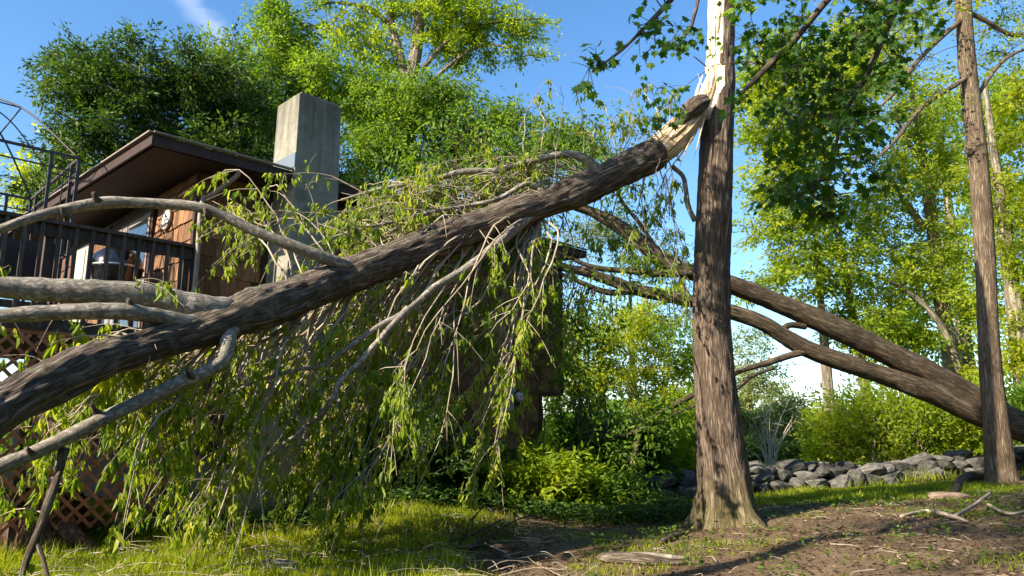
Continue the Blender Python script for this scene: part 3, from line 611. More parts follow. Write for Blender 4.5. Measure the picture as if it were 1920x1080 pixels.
# ------------------------------------------------------------------ tree builder
def px_path(pts):
    """[(px,py,Y,width_px)] -> points and radii"""
    P = np.array([at(a, b, Y) for a, b, Y, w in pts]); R = np.array([w / 2 * mpx(a, b, Y) for a, b, Y, w in pts]); return P, R
def interp_r(R, n): return np.interp(np.linspace(0, 1, n), np.linspace(0, 1, len(R)), R)
def lobe(px, py, Y, rx, ry, dep=None):
    k = mpx(px, py, Y); return at(px, py, Y), np.array([rx * k, dep if dep else max(rx, ry) * k * .8, ry * k])
def grow_tree(name, label, cat, stems, lobes, group=None, clumps=120, per=150, clumpR=.5, L=.10, W=.06, leaf='leaf_mid', bark='bark_far', twigmat='twig_dark',
              maple=False, droop=.25, flat=.7, sides=14, ridge=.012, seed=1, base=None, thin=.011, rshift=0.0, stem_names=None, limb_r=.22):
    """stems: list of (points, radii); the first is the trunk and starts on the ground. Leaf clumps are strewn through the lobes and each one is joined by a branch to the nearest wood."""
    global RNG
    RNG = np.random.default_rng(seed)
    b = np.array(stems[0][0][0]) if base is None else np.array(base)
    t = empty(name, b, 0, label, cat, group)
    nodes = []; nr = []
    for i, (P, R) in enumerate(stems):
        P = np.asarray(P, float); n = max(10, int(np.linalg.norm(np.diff(P, axis=0), axis=1).sum() / .12)); n = min(n, 120)
        Q = spline(P, n); r = interp_r(np.asarray(R, float), n)
        T = Tubes(); T.add(Q, r, sides, ridge=ridge if i == 0 else ridge * .5, lump=ridge * .8, seed=seed + i * 3.3)
        T.build('trunk' if i == 0 else 'limb', M[bark], t)
        k = int(n * .3) if i == 0 else 1
        nodes.extend(Q[k:]); nr.extend(r[k:])
    vol = np.array([np.prod(r) for c, r in lobes]) ** .75; cnt = np.maximum(2, (clumps * vol / vol.sum()).astype(int))
    C = []
    for (c, r), k in zip(lobes, cnt):
        d = rdir(k) * (RNG.random(k) ** (1 / 2.0))[:, None]; C.append(c + d * r)
    C = np.vstack(C); nodes = np.array(nodes); nr = np.array(nr)
    dist = np.min(np.linalg.norm(C[:, None] - nodes[None, ::max(1, len(nodes) // 60)], axis=2), 1); C = C[np.argsort(dist)]
    T = Tubes(); lv = MapleLeaves() if maple else Leaves()
    for c in C:
        dv = c - nodes; dd = np.linalg.norm(dv, axis=1); cost = dd + .8 * np.clip(-dv[:, 2], 0, 9) + .25 * np.abs(np.hypot(dv[:, 0], dv[:, 1]) - dv[:, 2]) * .3
        j = int(np.argmin(cost)); p = nodes[j]; l = dd[j]
        r0 = min(nr[j] * .62, limb_r * (.02 + l * .045)); r0 = max(r0, thin)
        n = max(5, int(l / .22)); n = min(n, 14)
        mid = p + (c - p) * .5 + np.array([0, 0, .12 * l]) + RNG.normal(size=3) * .07 * l
        Q = spline([p, mid, c + RNG.normal(size=3) * .05], n); r = taper(n, r0, thin * .55)
        if l > .12: T.add(Q, r, 5 if r0 < .03 else 7, seed=float(RNG.random() * 9), cap=False)
        nodes = np.vstack([nodes, Q[2:]]); nr = np.concatenate([nr, r[2:]])
        # a few side twigs carry the leaves of a clump
        k = per if np.isscalar(per) else 100
        nt_ = 5; tips = c + RNG.normal(size=(nt_, 3)) * np.array([1, 1, flat]) * clumpR * .75; tips[:, 2] -= droop * clumpR * RNG.random(nt_)
        for tp in tips: T.add(spline([Q[-1], (Q[-1] + tp) / 2 + [0, 0, .05 * clumpR], tp], 4), taper(4, thin * .6, thin * .25), 4, cap=False)
        w = RNG.random(k) ** .6; ti = RNG.integers(0, nt_, k); P = Q[-1] + (tips[ti] - Q[-1]) * w[:, None] * 1.1 + RNG.normal(size=(k, 3)) * clumpR * .23 * np.array([1, 1, flat])
        D = unit(P - c + RNG.normal(size=(k, 3)) * clumpR * .5); D[:, 2] -= droop; Nn = rdir(k, 1.1)
        rnd = np.clip(.5 + rshift + RNG.normal() * .16 + RNG.normal(size=k) * .2, 0, 1)
        lv.add(P, D, Nn, L * RNG.uniform(.65, 1.25, k), W * RNG.uniform(.7, 1.2, k), rnd)
    tag(T.build('branchwork', M[twigmat], t), kind='stuff'); tag(lv.build('crown', M[leaf], t), kind='stuff')
    return t
def stem_px(*pts): P, R = px_path(pts); return P, R
def to_ground(P, R, spread=1.0):
    P = np.array(P); g = gpt(P[0][0], P[0][1], -.1); P[0] = g; return P, R

# ------------------------------------------------------------------ the broken standing tree
BY = 9.9
pts = [(1372, 1012, BY, 165), (1366, 985, BY, 136), (1362, 950, BY, 118), (1358, 900, BY, 106), (1347, 800, BY, 88), (1339, 700, BY, 75), (1334, 600, BY, 70), (1335, 500, BY, 68), (1339, 400, BY, 66), (1342, 300, BY, 63), (1345, 230, BY, 64), (1347, 150, BY, 60), (1350, 80, BY, 56), (1352, 0, BY, 50), (1350, -80, BY, 38), (1346, -150, BY, 16)]
P, R = px_path(pts); P[0] = gpt(P[1][0], P[1][1], -.12)
snag = empty('broken_tree', gpt(P[1][0], P[1][1]), 0, 'standing maple trunk snapped off with a bare white split face above', 'tree')
n = 230; Q = spline(P, n); r = interp_r(R, n) * np.interp(np.arange(n), [0, 30, 60, n], [.82, .86, .94, .95])
# rebuild radii by arc along the spline parameter
zb = at(1342, 232, BY)[2]
T = Tubes()
def snag_shape(rr, th, ll, PP):
    d = PP[:, 2] - gpt(P[1][0], P[1][1])[2]
    fl = np.exp(-np.clip(d, 0, 9) / .22)[:, None] * np.clip(.35 + .65 * np.cos(5 * th + .7) + .35 * np.cos(3 * th + 2), 0, 2)[None] * .22
    fl *= sstep(-.3, .05, d)[:, None]
    return rr * 1.0 + fl * .85
T.add(Q, r, 72, ridge=.030, rf=20, lump=.014, seed=0.0, shape=snag_shape, cap=True)
V = np.vstack(T.V); F = np.vstack(T.F); B = np.vstack(T.B)
# the left half is torn away above the break: push those points back to an uneven split plane
ci = np.minimum(np.arange(len(V)) // 72, n - 1); cen = Q[ci]; dirL = unit(np.array([-.93, -.37, 0])); dl = (V - cen) @ dirL
zz = V[:, 2]; h = np.clip((zz - zb), 0, None)
jag = (fbm(np.stack([V[:, 0] * 30, V[:, 1] * 30, V[:, 2] * .5], 1), 2) - .5) * .03
keep = .21 - .15 * np.clip(h / .50, 0, 1) ** 1.3 + np.where(h > .82, .05, 0) - np.clip(h - .82, 0, 3) * .035 + jag * 1.4
cut = (zz > zb - .02) & (dl > keep); V = V - dirL * np.where(cut, dl - keep, 0)[:, None]
fc = cut[F].all(1)
def sub(V, F, B, sel):
    f = F[sel]; u, inv = np.unique(f, return_inverse=True); return V[u], inv.reshape(f.shape), B[u]
v, f, bb = sub(V, F, B, ~fc); mesh_np('trunk', v - off(snag), f, M['bark'], snag, {'bk': bb})
v, f, bb = sub(V, F, B, fc); sw = mesh_np('split_wood', v - off(snag), f, M['wood'], snag, {'bk': bb}); sw["label"] = "pale bare split wood"
def splinter(p, q, w, mat, parent, name='splinter'):
    p = np.asarray(p, float); q = np.asarray(q, float); T = Tubes(); n = 7; c = (p + q) / 2 + RNG.normal(size=3) * .02
    T.add(spline([p, c, q], n), np.array([.8, 1, .95, .85, .65, .4, .06]) * w, 6, lump=w * .25, seed=float(RNG.random() * 9)); return T.build(name, M[mat], parent)
for (a, b_, c, d, w) in ((1331, 100, 1330, -40, .022), (1345, 60, 1350, -40, .022), (1330, 232, 1307, 135, .008), (1326, 190, 1324, 95, .014), (1322, 205, 1316, 160, .012)):
    o = splinter(at(a, b_, BY - .14), at(c, d, BY - .17), w, 'wood', snag)
# small dead twigs on the snag
for L_ in ([(1375, 120, BY, 4), (1405, 115, BY, 3), (1425, 127, BY, 2)], [(1325, 125, BY, 3), (1300, 105, BY - .1, 2)]):
    P_, R_ = px_path(L_); T = Tubes(); T.add(spline(P_, 8), interp_r(R_, 8), 6); T.build('dead_twig', M['twig_dark'], snag)

# ------------------------------------------------------------------ the fallen trunk, its limbs, twigs and wilted leaves
fpts = [(1322, 190, 9.72, 40), (1300, 222, 9.7, 56), (1255, 272, 9.62, 64), (1180, 312, 9.5, 72), (1080, 358, 9.2, 70), (960, 402, 8.8, 72), (850, 440, 8.4, 76), (740, 485, 7.9, 80), (640, 522, 7.4, 86), (540, 560, 6.9, 93), (460, 588, 6.5, 100), (395, 612, 6.2, 92), (300, 640, 5.8, 80), (180, 678, 5.3, 92), (80, 725, 4.9, 104), (0, 768, 4.6, 118), (-120, 836, 4.25, 125), (-320, 950, 3.8, 120)]
P, R = px_path(fpts); P = np.vstack([P, [[-4.6, 3.1, .30], [-5.6, 2.7, -.25]]]); R = np.concatenate([R, [.13, .09]])
fallen = empty('fallen_tree', (-4.8, 3.0, 0), 0, 'big snapped maple top leaning from the broken trunk down to the left', 'fallen tree')
n = 330; FQ = spline(P, n); FR = interp_r(R, n) * np.interp(np.arange(n), [0, 100, 170, 215, n], [.80, .82, .84, .76, .74]); FR = FR * (1 + .09 * (fbm(np.stack([np.arange(n) * .09, np.zeros(n), np.zeros(n)], 1), 2) - .5) * 2)
T = Tubes(); k0 = 40
T.add(FQ[k0:], FR[k0:], 72, ridge=.038, rf=17, lump=.030, seed=6.0); T.build('trunk', M['bark_fallen'], fallen)
# torn upper end: tapering tongue of wood, bark cap and long splinters
T = Tubes(); T.add(FQ[:k0 + 6], FR[:k0 + 6] * np.linspace(.60, .93, k0 + 6), 40, ridge=.05, rf=10, lump=.02, seed=3.0); tw = T.build('torn_wood', M['wood_torn'], fallen); tw["label"] = "pale torn wood at the break"
RNG = np.random.default_rng(21)
ax = unit(FQ[2] - FQ[k0 + 4]); tA, tN, tB = frames(FQ[:k0 + 8])
for i in range(46):
    a = RNG.random() * 2 * math.pi; k1 = k0 + int(RNG.integers(-6, 6)); k2 = int(RNG.integers(3, 30)); rr = FR[k1] * RNG.uniform(.72, .98)
    o1 = (tN[k1] * math.cos(a) + tB[k1] * math.sin(a)) * rr; o2 = (tN[k2] * math.cos(a) + tB[k2] * math.sin(a)) * FR[k2] * RNG.uniform(.5, 1.05)
    splinter(FQ[k1] + o1, FQ[k2] + o2, RNG.uniform(.010, .030), 'wood_torn' if i % 3 else 'wood', fallen)
for (a, b_, c, d, w) in ((1303, 205, 1330, 135, .05), (1312, 205, 1342, 150, .045), (1318, 212, 1336, 110, .03), (1306, 200, 1318, 140, .03)):
    splinter(at(a, b_, 9.72), at(c, d, 9.85), w, 'wood', fallen)
# bark hanging over the very tip
T = Tubes(); Pc, Rc = px_path([(1262, 238, 9.52, 10), (1280, 220, 9.52, 24), (1300, 202, 9.54, 34), (1318, 192, 9.6, 24), (1324, 190, 9.65, 8)]); T.add(spline(Pc, 26), interp_r(Rc, 26), 32, ridge=.05, rf=12, lump=.02, seed=4); T.build('bark_flap', M['bark_fallen'], fallen)
for (a, b_, c, d) in ((1316, 230, 1268, 330), (1322, 215, 1300, 300), (1300, 260, 1230, 345)):
    splinter(at(a, b_, 9.6), at(c, d, 9.5), .012, 'wood_torn', fallen, 'hanging_strip')
def limb_px(name, pts, mat, sides=20, ridge=.004, n=None, knots=True):
    P, R = px_path(pts); n = n or max(24, len(P) * 9); Q = spline(P, n); r = interp_r(R, n) * .92; u_ = np.linspace(0, 1, n); r = r * (1 + .35 * np.exp(-u_ * 22)) * (1 + .10 * (fbm(np.stack([u_ * 26 + P[0][0] * 9, u_ * 0, u_ * 0], 1), 2) - .5) * 2)
    T = Tubes(); T.add(Q, r, sides, ridge=ridge, rf=14, lump=min(.012, r.mean() * .25), seed=float(len(name) + P[0][0])); T.build(name, M[mat], fallen); return Q, r
BR = []    # (points, radii) of every branch that may carry twigs
BR.append(limb_px('limb', [(470, 586, 6.6, 52), (405, 584, 6.25, 58), (330, 570, 6.05, 56), (250, 553, 5.85, 52), (150, 547, 5.65, 50), (60, 542, 5.5, 46), (-40, 538, 5.3, 44), (-200, 540, 5.0, 40)], 'bark_limb'))
BR.append(limb_px('limb', [(415, 612, 6.32, 34), (360, 606, 6.0, 34), (300, 595, 5.8, 33), (230, 584, 5.6, 33), (120, 585, 5.4, 31), (0, 592, 5.2, 28), (-160, 602, 5.0, 26)], 'bark_limb'))
BR.append(limb_px('limb', [(700, 500, 7.72, 22), (655, 499, 7.36, 25), (600, 480, 7.1, 24), (520, 450, 6.9, 22), (470, 430, 6.8, 21), (420, 405, 6.7, 20), (370, 388, 6.6, 21), (300, 382, 6.5, 21), (200, 380, 6.3, 21), (110, 395, 6.1, 20), (40, 415, 5.9, 19), (0, 430, 5.8, 19), (-120, 470, 5.6, 17)], 'bark_limb'))
BR.append(limb_px('limb', [(448, 590, 6.52, 30), (430, 628, 6.2, 30), (420, 668, 6.05, 28), (395, 692, 5.95, 27), (340, 716, 5.8, 27), (280, 745, 5.65, 27), (200, 782, 5.4, 28), (100, 832, 5.2, 28), (0, 876, 5.0, 30), (-120, 925, 4.8, 28)], 'bark_limb'))
BR.append(limb_px('limb', [(1125, 335, 9.25, 30), (1105, 305, 9.15, 20), (1075, 290, 9.1, 15), (1030, 294, 9.0, 14), (985, 305, 8.95, 13), (930, 320, 8.9, 12), (870, 322, 8.8, 11), (800, 340, 8.7, 9), (720, 352, 8.6, 7), (640, 375, 8.5, 5)], 'bark_limb', sides=12))
BR.append(limb_px('limb', [(1000, 400, 8.85, 16), (945, 446, 8.55, 19), (905, 480, 8.25, 17), (860, 512, 8.0, 15), (815, 538, 7.8, 14), (790, 560, 7.7, 13), (755, 588, 7.5, 13), (700, 618, 7.3, 11), (655, 650, 7.1, 10), (600, 685, 6.9, 9), (556, 694, 6.8, 8), (480, 715, 6.7, 6), (420, 745, 6.6, 4)], 'bark_limb', sides=12))
BR.append(limb_px('limb', [(765, 580, 7.55, 14), (740, 605, 7.4, 12), (700, 650, 7.2, 11), (672, 682, 7.1, 10), (640, 712, 7.0, 10), (622, 750, 6.95, 9), (575, 800, 6.9, 8), (500, 855, 6.8, 7), (440, 905, 6.7, 4)], 'bark_limb', sides=10))
BR.append(limb_px('limb', [(1030, 372, 9.0, 16), (1005, 350, 8.95, 10), (985, 345, 8.9, 9), (940, 370, 8.8, 9), (900, 382, 8.7, 8), (820, 395, 8.5, 8), (740, 415, 8.3, 7), (640, 440, 8.1, 5), (560, 470, 8.0, 3)], 'bark_limb', sides=10))
BR.append(limb_px('limb', [(560, 600, 7.0, 16), (530, 618, 6.95, 11), (490, 640, 6.9, 9), (440, 655, 6.8, 8), (380, 700, 6.6, 6), (300, 745, 6.4, 5), (220, 800, 6.2, 3)], 'bark_limb', sides=10))
BR.append(limb_px('limb', [(120, 842, 5.25, 16), (112, 880, 5.2, 17), (95, 930, 5.1, 18), (75, 990, 5.05, 17), (50, 1050, 5.0, 15), (38, 1095, 4.95, 12)], 'bark_fallen', sides=12))
BR.append(limb_px('limb', [(66, 1010, 5.05, 10), (80, 1045, 5.0, 9), (92, 1090, 4.95, 8)], 'bark_fallen', sides=8))
BR.append(limb_px('limb', [(1260, 312, 9.6, 8), (1280, 330, 9.7, 9), (1286, 355, 9.75, 9), (1290, 385, 9.8, 10), (1303, 415, 9.85, 10)], 'bark_limb', sides=8))
# stubs and knots
for a, b_, Y, w in ((245, 572, 5.62, 15), (57, 850, 5.08, 13), (178, 770, 5.35, 10), (120, 400, 6.05, 11), (180, 372, 6.2, 13), (388, 400, 6.6, 11), (356, 703, 5.78, 12)):
    P_ = at(a, b_, Y); T = Tubes(); rr = w / 2 * mpx(a, b_, Y); T.add(np.array([P_ + [0, .06, -.02], P_, P_ + [.0, -.05, .035]]), np.array([rr * 1.3, rr, rr * .7]), 12, lump=.006, seed=a); T.build('branch_stub', M['bark_fallen'], fallen)
# procedural drooping branches in fans, then twigs, then hanging leaf bunches
RNG = np.random.default_rng(5)
TW = Tubes(); tw_paths = []
def trunk_at(px):
    d = np.abs((FQ[:, 0] / FQ[:, 1]) - (px - 960) / FPX / .96); return int(np.argmin(d))
def add_branch(S, E, r0, sag, side=None, n=14):
    S = np.asarray(S); E = np.asarray(E); l = np.linalg.norm(E - S)
    c1 = S + (E - S) * .35 + np.array([0, 0, sag * l]) + RNG.normal(size=3) * .05 * l; c2 = S + (E - S) * .72 + np.array([0, 0, sag * l * .8]) + RNG.normal(size=3) * .05 * l
    Q = spline([S, c1, c2, E], n); Q[1:-1] += RNG.normal(size=(n - 2, 3)) * .008 * l ** .5; r = taper(n, r0, .0028, .8); TW.add(Q, r, 6 if r0 > .012 else 5, seed=float(RNG.random() * 9), cap=False); tw_paths.append((Q, r)); return Q, r
for Q, r in BR[4:10]: tw_paths.append((Q[len(Q) // 4:], r[len(Q) // 4:]))
# lower fans
for i in range(160):
    ex = RNG.uniform(10, 980) if i % 3 else RNG.uniform(20, 740); ey = RNG.uniform(640, 985) if i % 3 else RNG.uniform(830, 1065)
    if ex < 230: ey = min(ey, RNG.uniform(700, 880))
    ey = ey - max(0, (ex - 760)) * .25; eY = np.clip(6.2 + (ex - 90) / 890 * 2.6 + RNG.normal() * .65, 5.3, 9.6)
    sx = np.clip(ex + RNG.uniform(90, 400), 330, 1010); k = trunk_at(sx); S = FQ[k] + np.array([0, FR[k] * .5, -FR[k] * .6]); E = at(ex, ey, max(eY, FQ[k][1] - 2.0))
    if E[2] < gpt(E[0], E[1])[2] + .05: E[2] = gpt(E[0], E[1])[2] + .06
    add_branch(S, E, RNG.uniform(.010, .024), RNG.uniform(.02, .14))
# upper arcs in front of chimney and roof
for i in range(125):
    ex = RNG.uniform(390, 900) if i < 24 else RNG.uniform(640, 900); ey = RNG.uniform(335, 520) - (0 if ex > 600 else 10); eY = RNG.uniform(8.3, 9.4) if ex > 640 else RNG.uniform(7.3, 8.2)
    sx = np.clip(ex + RNG.uniform(60, 330), 560, 1120); k = trunk_at(sx); S = FQ[k] + np.array([0, FR[k] * .7, FR[k] * .4]); eY = max(eY, FQ[trunk_at(ex)][1] + .35)
    add_branch(S, at(ex, ey, eY), RNG.uniform(.006, .014), RNG.uniform(.06, .26))
# around the upper end, dark against the sky
for i in range(34):
    ex = RNG.uniform(1000, 1300); ey = RNG.choice([RNG.uniform(150, 290), RNG.uniform(420, 690)]); k = trunk_at(np.clip(ex + RNG.uniform(-60, 90), 980, 1250)); S = FQ[k]
    add_branch(S, at(ex, ey, RNG.uniform(8.8, 10.2)), RNG.uniform(.006, .012), RNG.uniform(.1, .25) if ey < 300 else .02)
for i in range(13):   # limbs at the far left
    Q, r = BR[int(RNG.integers(0, 4))]; k = int(RNG.integers(4, len(Q) - 4)); S = Q[k]
    add_branch(S, S + np.array([RNG.uniform(-.7, .3), RNG.uniform(-.2, .5), RNG.uniform(-.75, .1)]), RNG.uniform(.006, .011), .1)
# twigs
tips = []
base_paths = list(tw_paths)
for Q, r in base_paths:
    l = np.linalg.norm(np.diff(Q, axis=0), axis=1).sum(); m = int(2 + l * 2.0)
    for _ in range(m):
        k = int(RNG.integers(len(Q) // 4, len(Q) - 1)); tn = unit(Q[k + 1] - Q[k]); S = Q[k]
        d = unit(tn * .8 + RNG.normal(size=3) * .55 + np.array([0, 0, -.25])); ll = RNG.uniform(.18, .65)
        E = S + d * ll + np.array([0, 0, -.35 * ll * RNG.random()]); gz_ = gpt(E[0], E[1])[2]; E[2] = max(E[2], gz_ + .03)
        q = spline([S, (S + E) / 2 + [0, 0, .10 * ll], E], 6); TW.add(q, taper(6, min(r[k] * .75, .006), .0018), 4, cap=False, seed=float(RNG.random() * 9)); tips.append(q)
    tips.append(Q[len(Q) // 2:])
tag(TW.build('twigs', M['twig'], fallen), kind='stuff')
LV = Leaves()
allp = []
for q in tips:
    m = int(np.linalg.norm(np.diff(q, axis=0), axis=1).sum() * 18 * RNG.random() ** 1.3 + .8)
    if m == 0: continue
    u = RNG.random(m) ** .5 * (len(q) - 1.001); i = u.astype(int); f = (u - i)[:, None]
    allp.append(q[i] * (1 - f) + q[i + 1] * f)
allp = np.vstack(allp)
keep_ = RNG.random(len(allp)) < .30 + .70 * sstep(.34, .52, fbm(allp * 1.9 + 3, 2)); allp = allp[keep_]
# bunches do not lie on the near face of the trunk itself
kk = np.array([int(np.argmin(np.abs(FQ[:, 0] / FQ[:, 1] - q[0] / q[1]))) for q in allp]); tz = FQ[kk]; ang = (allp[:, 2] - CAMZ) / allp[:, 1] - (tz[:, 2] - CAMZ) / tz[:, 1]
front = (allp[:, 1] < tz[:, 1] + .05) & (ang > -FR[kk] * 1.1 / tz[:, 1]) & (ang < (FR[kk] * 1.15 + .10) / tz[:, 1]); allp = allp[~front]
bs = RNG.uniform(.6, 1.35, len(allp))
# bunch: 3-7 limp leaflets hanging down from one stalk
for nl in range(6):
    sel = RNG.random(len(allp)) < (1 - .11 * nl); p = allp[sel]; m = len(p); sz = bs[sel]
    sw_ = RNG.normal(size=(m, 3)) * np.array([.020, .020, .022]); P_ = p + sw_ + np.array([0, 0, -.015]); D = np.stack([RNG.normal(size=m) * .34, RNG.normal(size=m) * .34, np.full(m, -1.)], 1)
    Nn = rdir(m) * [1, 1, .1]; clump = fbm(p * 1.7, 2); rnd = np.clip(.12 + clump * .95 + RNG.normal(size=m) * .2, 0, 1)
    LV.add(P_, D, Nn, RNG.uniform(.04, .115, m) * sz, RNG.uniform(.014, .040, m) * sz, rnd, long=True, fold=.22, curl=.12)
tag(LV.build('wilted_leaves', M['leaf_wilt'], fallen), kind='stuff')
print('bunches', len(allp))

# ------------------------------------------------------------------ forked tree leaning on the house
lean = empty('leaning_tree', gpt(11.4, 15.6), 0, 'uprooted forked tree leaning across the clearing onto the house roof', 'leaning tree')
LP = []
def lean_stem(name, pts, mat='bark_lean', sides=36, ridge=.014, parent=lean):
    P, R = px_path(pts); n = max(30, int(np.linalg.norm(np.diff(P, axis=0), axis=1).sum() / .05)); Q = spline(P, n); r = interp_r(R, n) * .80; r = r * (1 + .12 * (fbm(np.stack([np.arange(n) * .06 + P[0][1], np.zeros(n), np.zeros(n)], 1), 2) - .5) * 2); T = Tubes(); T.add(Q, r, sides, ridge=ridge * 1.6, rf=17, lump=.012, seed=P[0][0]); T.build(name, M[mat], parent); LP.append((Q, r))
lean_stem('trunk', [(2130, 905, 15.4, 110), (2010, 845, 15.3, 84), (1930, 806, 15.2, 70), (1850, 765, 15.0, 62), (1750, 705, 14.7, 58), (1640, 650, 14.4, 53), (1530, 598, 14.1, 50), (1450, 565, 13.9, 45), (1380, 537, 13.7, 43), (1300, 512, 13.5, 38), (1240, 485, 13.4, 36), (1190, 445, 13.3, 32), (1140, 412, 13.2, 28), (1085, 388, 13.1, 24), (1000, 365, 13.0, 18), (900, 350, 12.9, 12)])
lean_stem('limb', [(1960, 818, 15.05, 60), (1850, 785, 14.8, 55), (1750, 738, 14.55, 48), (1650, 702, 14.3, 43), (1560, 672, 14.1, 40), (1500, 648, 14.0, 38), (1430, 606, 13.8, 35), (1370, 585, 13.7, 32), (1300, 566, 13.5, 30), (1200, 545, 13.3, 27), (1150, 528, 13.2, 25), (1100, 511, 13.1, 22), (1050, 500, 13.0, 18), (980, 480, 12.9, 10)])
lean_stem('limb', [(1535, 655, 14.05, 18), (1490, 664, 13.9, 16), (1440, 680, 13.7, 14), (1385, 697, 13.5, 13), (1320, 730, 13.2, 13), (1250, 768, 12.9, 15), (1205, 800, 12.7, 12), (1190, 850, 12.6, 11), (1180, 900, 12.5, 10), (1176, 935, 12.4, 9)], sides=12, ridge=.004)
lean_stem('limb', [(1245, 770, 12.9, 12), (1190, 810, 12.8, 9), (1120, 825, 12.7, 8), (1060, 842, 12.6, 6), (1010, 838, 12.5, 4)], sides=10, ridge=.003)
lean_stem('limb', [(1450, 690, 13.7, 10), (1410, 705, 13.6, 9), (1380, 730, 13.5, 8), (1340, 752, 13.4, 7), (1290, 765, 13.3, 6), (1240, 790, 13.2, 4)], sides=10, ridge=.003, mat='twig_dark')
lean_stem('limb', [(1280, 505, 13.45, 12), (1278, 535, 13.4, 12), (1290, 560, 13.45, 14)], sides=10, ridge=.003)
lean_stem('limb', [(1460, 625, 13.85, 16), (1480, 610, 13.95, 14), (1510, 612, 14.05, 16)], sides=10, ridge=.003)
lean_stem('limb', [(1330, 510, 13.5, 22), (1250, 513, 13.3, 20), (1180, 508, 13.2, 16), (1110, 500, 13.1, 12), (1040, 470, 13.0, 6)], sides=10, ridge=.003)
lean_stem('limb', [(1200, 545, 13.3, 16), (1140, 548, 13.1, 16), (1090, 530, 13.0, 12), (1050, 512, 12.9, 8)], sides=10, ridge=.003, mat='twig_dark')
lean_stem('limb', [(1240, 480, 13.4, 12), (1200, 420, 13.2, 10), (1165, 375, 13.1, 8), (1160, 340, 13.0, 5)], sides=8, ridge=.003)
# root plate out of the ground
T = Tubes(); c = at(2120, 900, 15.4)
for i in range(9):
    a = i / 9 * 6.28; e = c + np.array([.35, .9 * math.cos(a), .9 * math.sin(a)]); T.add(spline([c, (c + e) / 2 + RNG.normal(size=3) * .05, e + RNG.normal(size=3) * .1], 8), taper(8, .16, .03), 8, lump=.01, seed=i)
tag(T.build('roots', M['rot'], lean), kind='stuff')
# its foliage: fresh leaves drooping near the house and along the far branches
TW = Tubes(); LV = Leaves()
for (c0, r0), k in ((lobe(985, 520, 12.9, 90, 60, .7), 36), (lobe(1110, 600, 13.0, 80, 110, .8), 34), (lobe(1120, 320, 13.0, 130, 75, .9), 40), (lobe(930, 270, 13.2, 160, 80, 1.1), 60), (lobe(1000, 440, 12.9, 80, 50, .6), 22), (lobe(1200, 480, 13.2, 90, 90, .7), 18), (lobe(1260, 600, 13.2, 60, 70, .6), 10), (lobe(1190, 790, 12.6, 130, 70, .6), 30), (lobe(1050, 690, 12.7, 50, 50, .4), 14), (lobe(1120, 240, 13.3, 90, 40, .8), 12), (lobe(1170, 880, 12.3, 70, 60, .5), 16), (lobe(800, 320, 13.0, 120, 60, 1), 30)):
    for _ in range(k):
        c1 = c0 + rdir(1)[0] * r0 * RNG.random() ** .5; best = None
        for Q, r in LP:
            d = np.linalg.norm(Q - c1, axis=1); j = int(np.argmin(d))
            if best is None or d[j] < best[0]: best = (d[j], Q[j])
        S = best[1]; q = spline([S, (S + c1) / 2 + [0, 0, .12 * best[0]], c1], 9); TW.add(q, taper(9, .012, .003), 5, cap=False)
        m = 26; P_ = c1 + RNG.normal(size=(m, 3)) * .13; D = unit(P_ - c1) * .7 + np.array([0, 0, -.45]); LV.add(P_, D, rdir(m, 1.), RNG.uniform(.07, .13, m), RNG.uniform(.035, .055, m), np.clip(RNG.normal(.5, .25) + RNG.normal(size=m) * .12, 0, 1), long=True, fold=.15, curl=.1)
tag(TW.build('branchwork', M['twig_dark'], lean), kind='stuff'); tag(LV.build('crown', M['leaf_mid'], lean), kind='stuff')

# ------------------------------------------------------------------ slim tree at the right
P, R = px_path([(1880, 915, 14.2, 78), (1877, 885, 14.2, 60), (1868, 800, 14.2, 49), (1858, 700, 14.2, 43), (1852, 600, 14.2, 39), (1848, 500, 14.2, 38), (1842, 400, 14.2, 38), (1833, 290, 14.2, 38), (1822, 200, 14.2, 36), (1812, 100, 14.2, 33), (1806, 0, 14.2, 30), (1800, -150, 14.2, 28), (1792, -400, 14.2, 20)]); P[0] = gpt(P[1][0], P[1][1], -.15)
l1 = px_path([(1826, 135, 14.2, 10), (1790, 160, 14.0, 9), (1750, 185, 13.8, 9), (1715, 215, 13.7, 8), (1680, 262, 13.5, 7), (1635, 305, 13.3, 3)])
l2 = px_path([(1812, 30, 14.2, 10), (1770, 65, 14.0, 9), (1720, 115, 13.9, 8), (1680, 170, 13.7, 7), (1640, 215, 13.5, 5), (1590, 330, 13.2, 3)])
l3 = px_path([(1810, 20, 14.2, 9), (1850, 40, 14.3, 8), (1900, 66, 14.4, 7), (1960, 60, 14.5, 5)]); l4 = px_path([(1825, 190, 14.2, 7), (1880, 115, 14.4, 6), (1940, 85, 14.6, 4)])
knot = px_path([(1833, 278, 14.2, 30), (1822, 281, 14.15, 26), (1815, 284, 14.1, 12)])
R = R * .88
grow_tree('slim_tree', 'slim straight tree trunk at the right in front of the stone wall', 'tree', [(P, R), l1, l2, l3, l4, knot], [lobe(1700, 60, 14.5, 160, 90, 1.5), lobe(1880, 40, 15, 90, 90, 1.5), lobe(1800, -120, 14.5, 200, 100, 2), lobe(1700, 230, 14, 80, 60, .7)], clumps=70, per=110, clumpR=.42, L=.09, W=.05, leaf='leaf_bright', bark='bark_slim', sides=28, ridge=.010, seed=31)

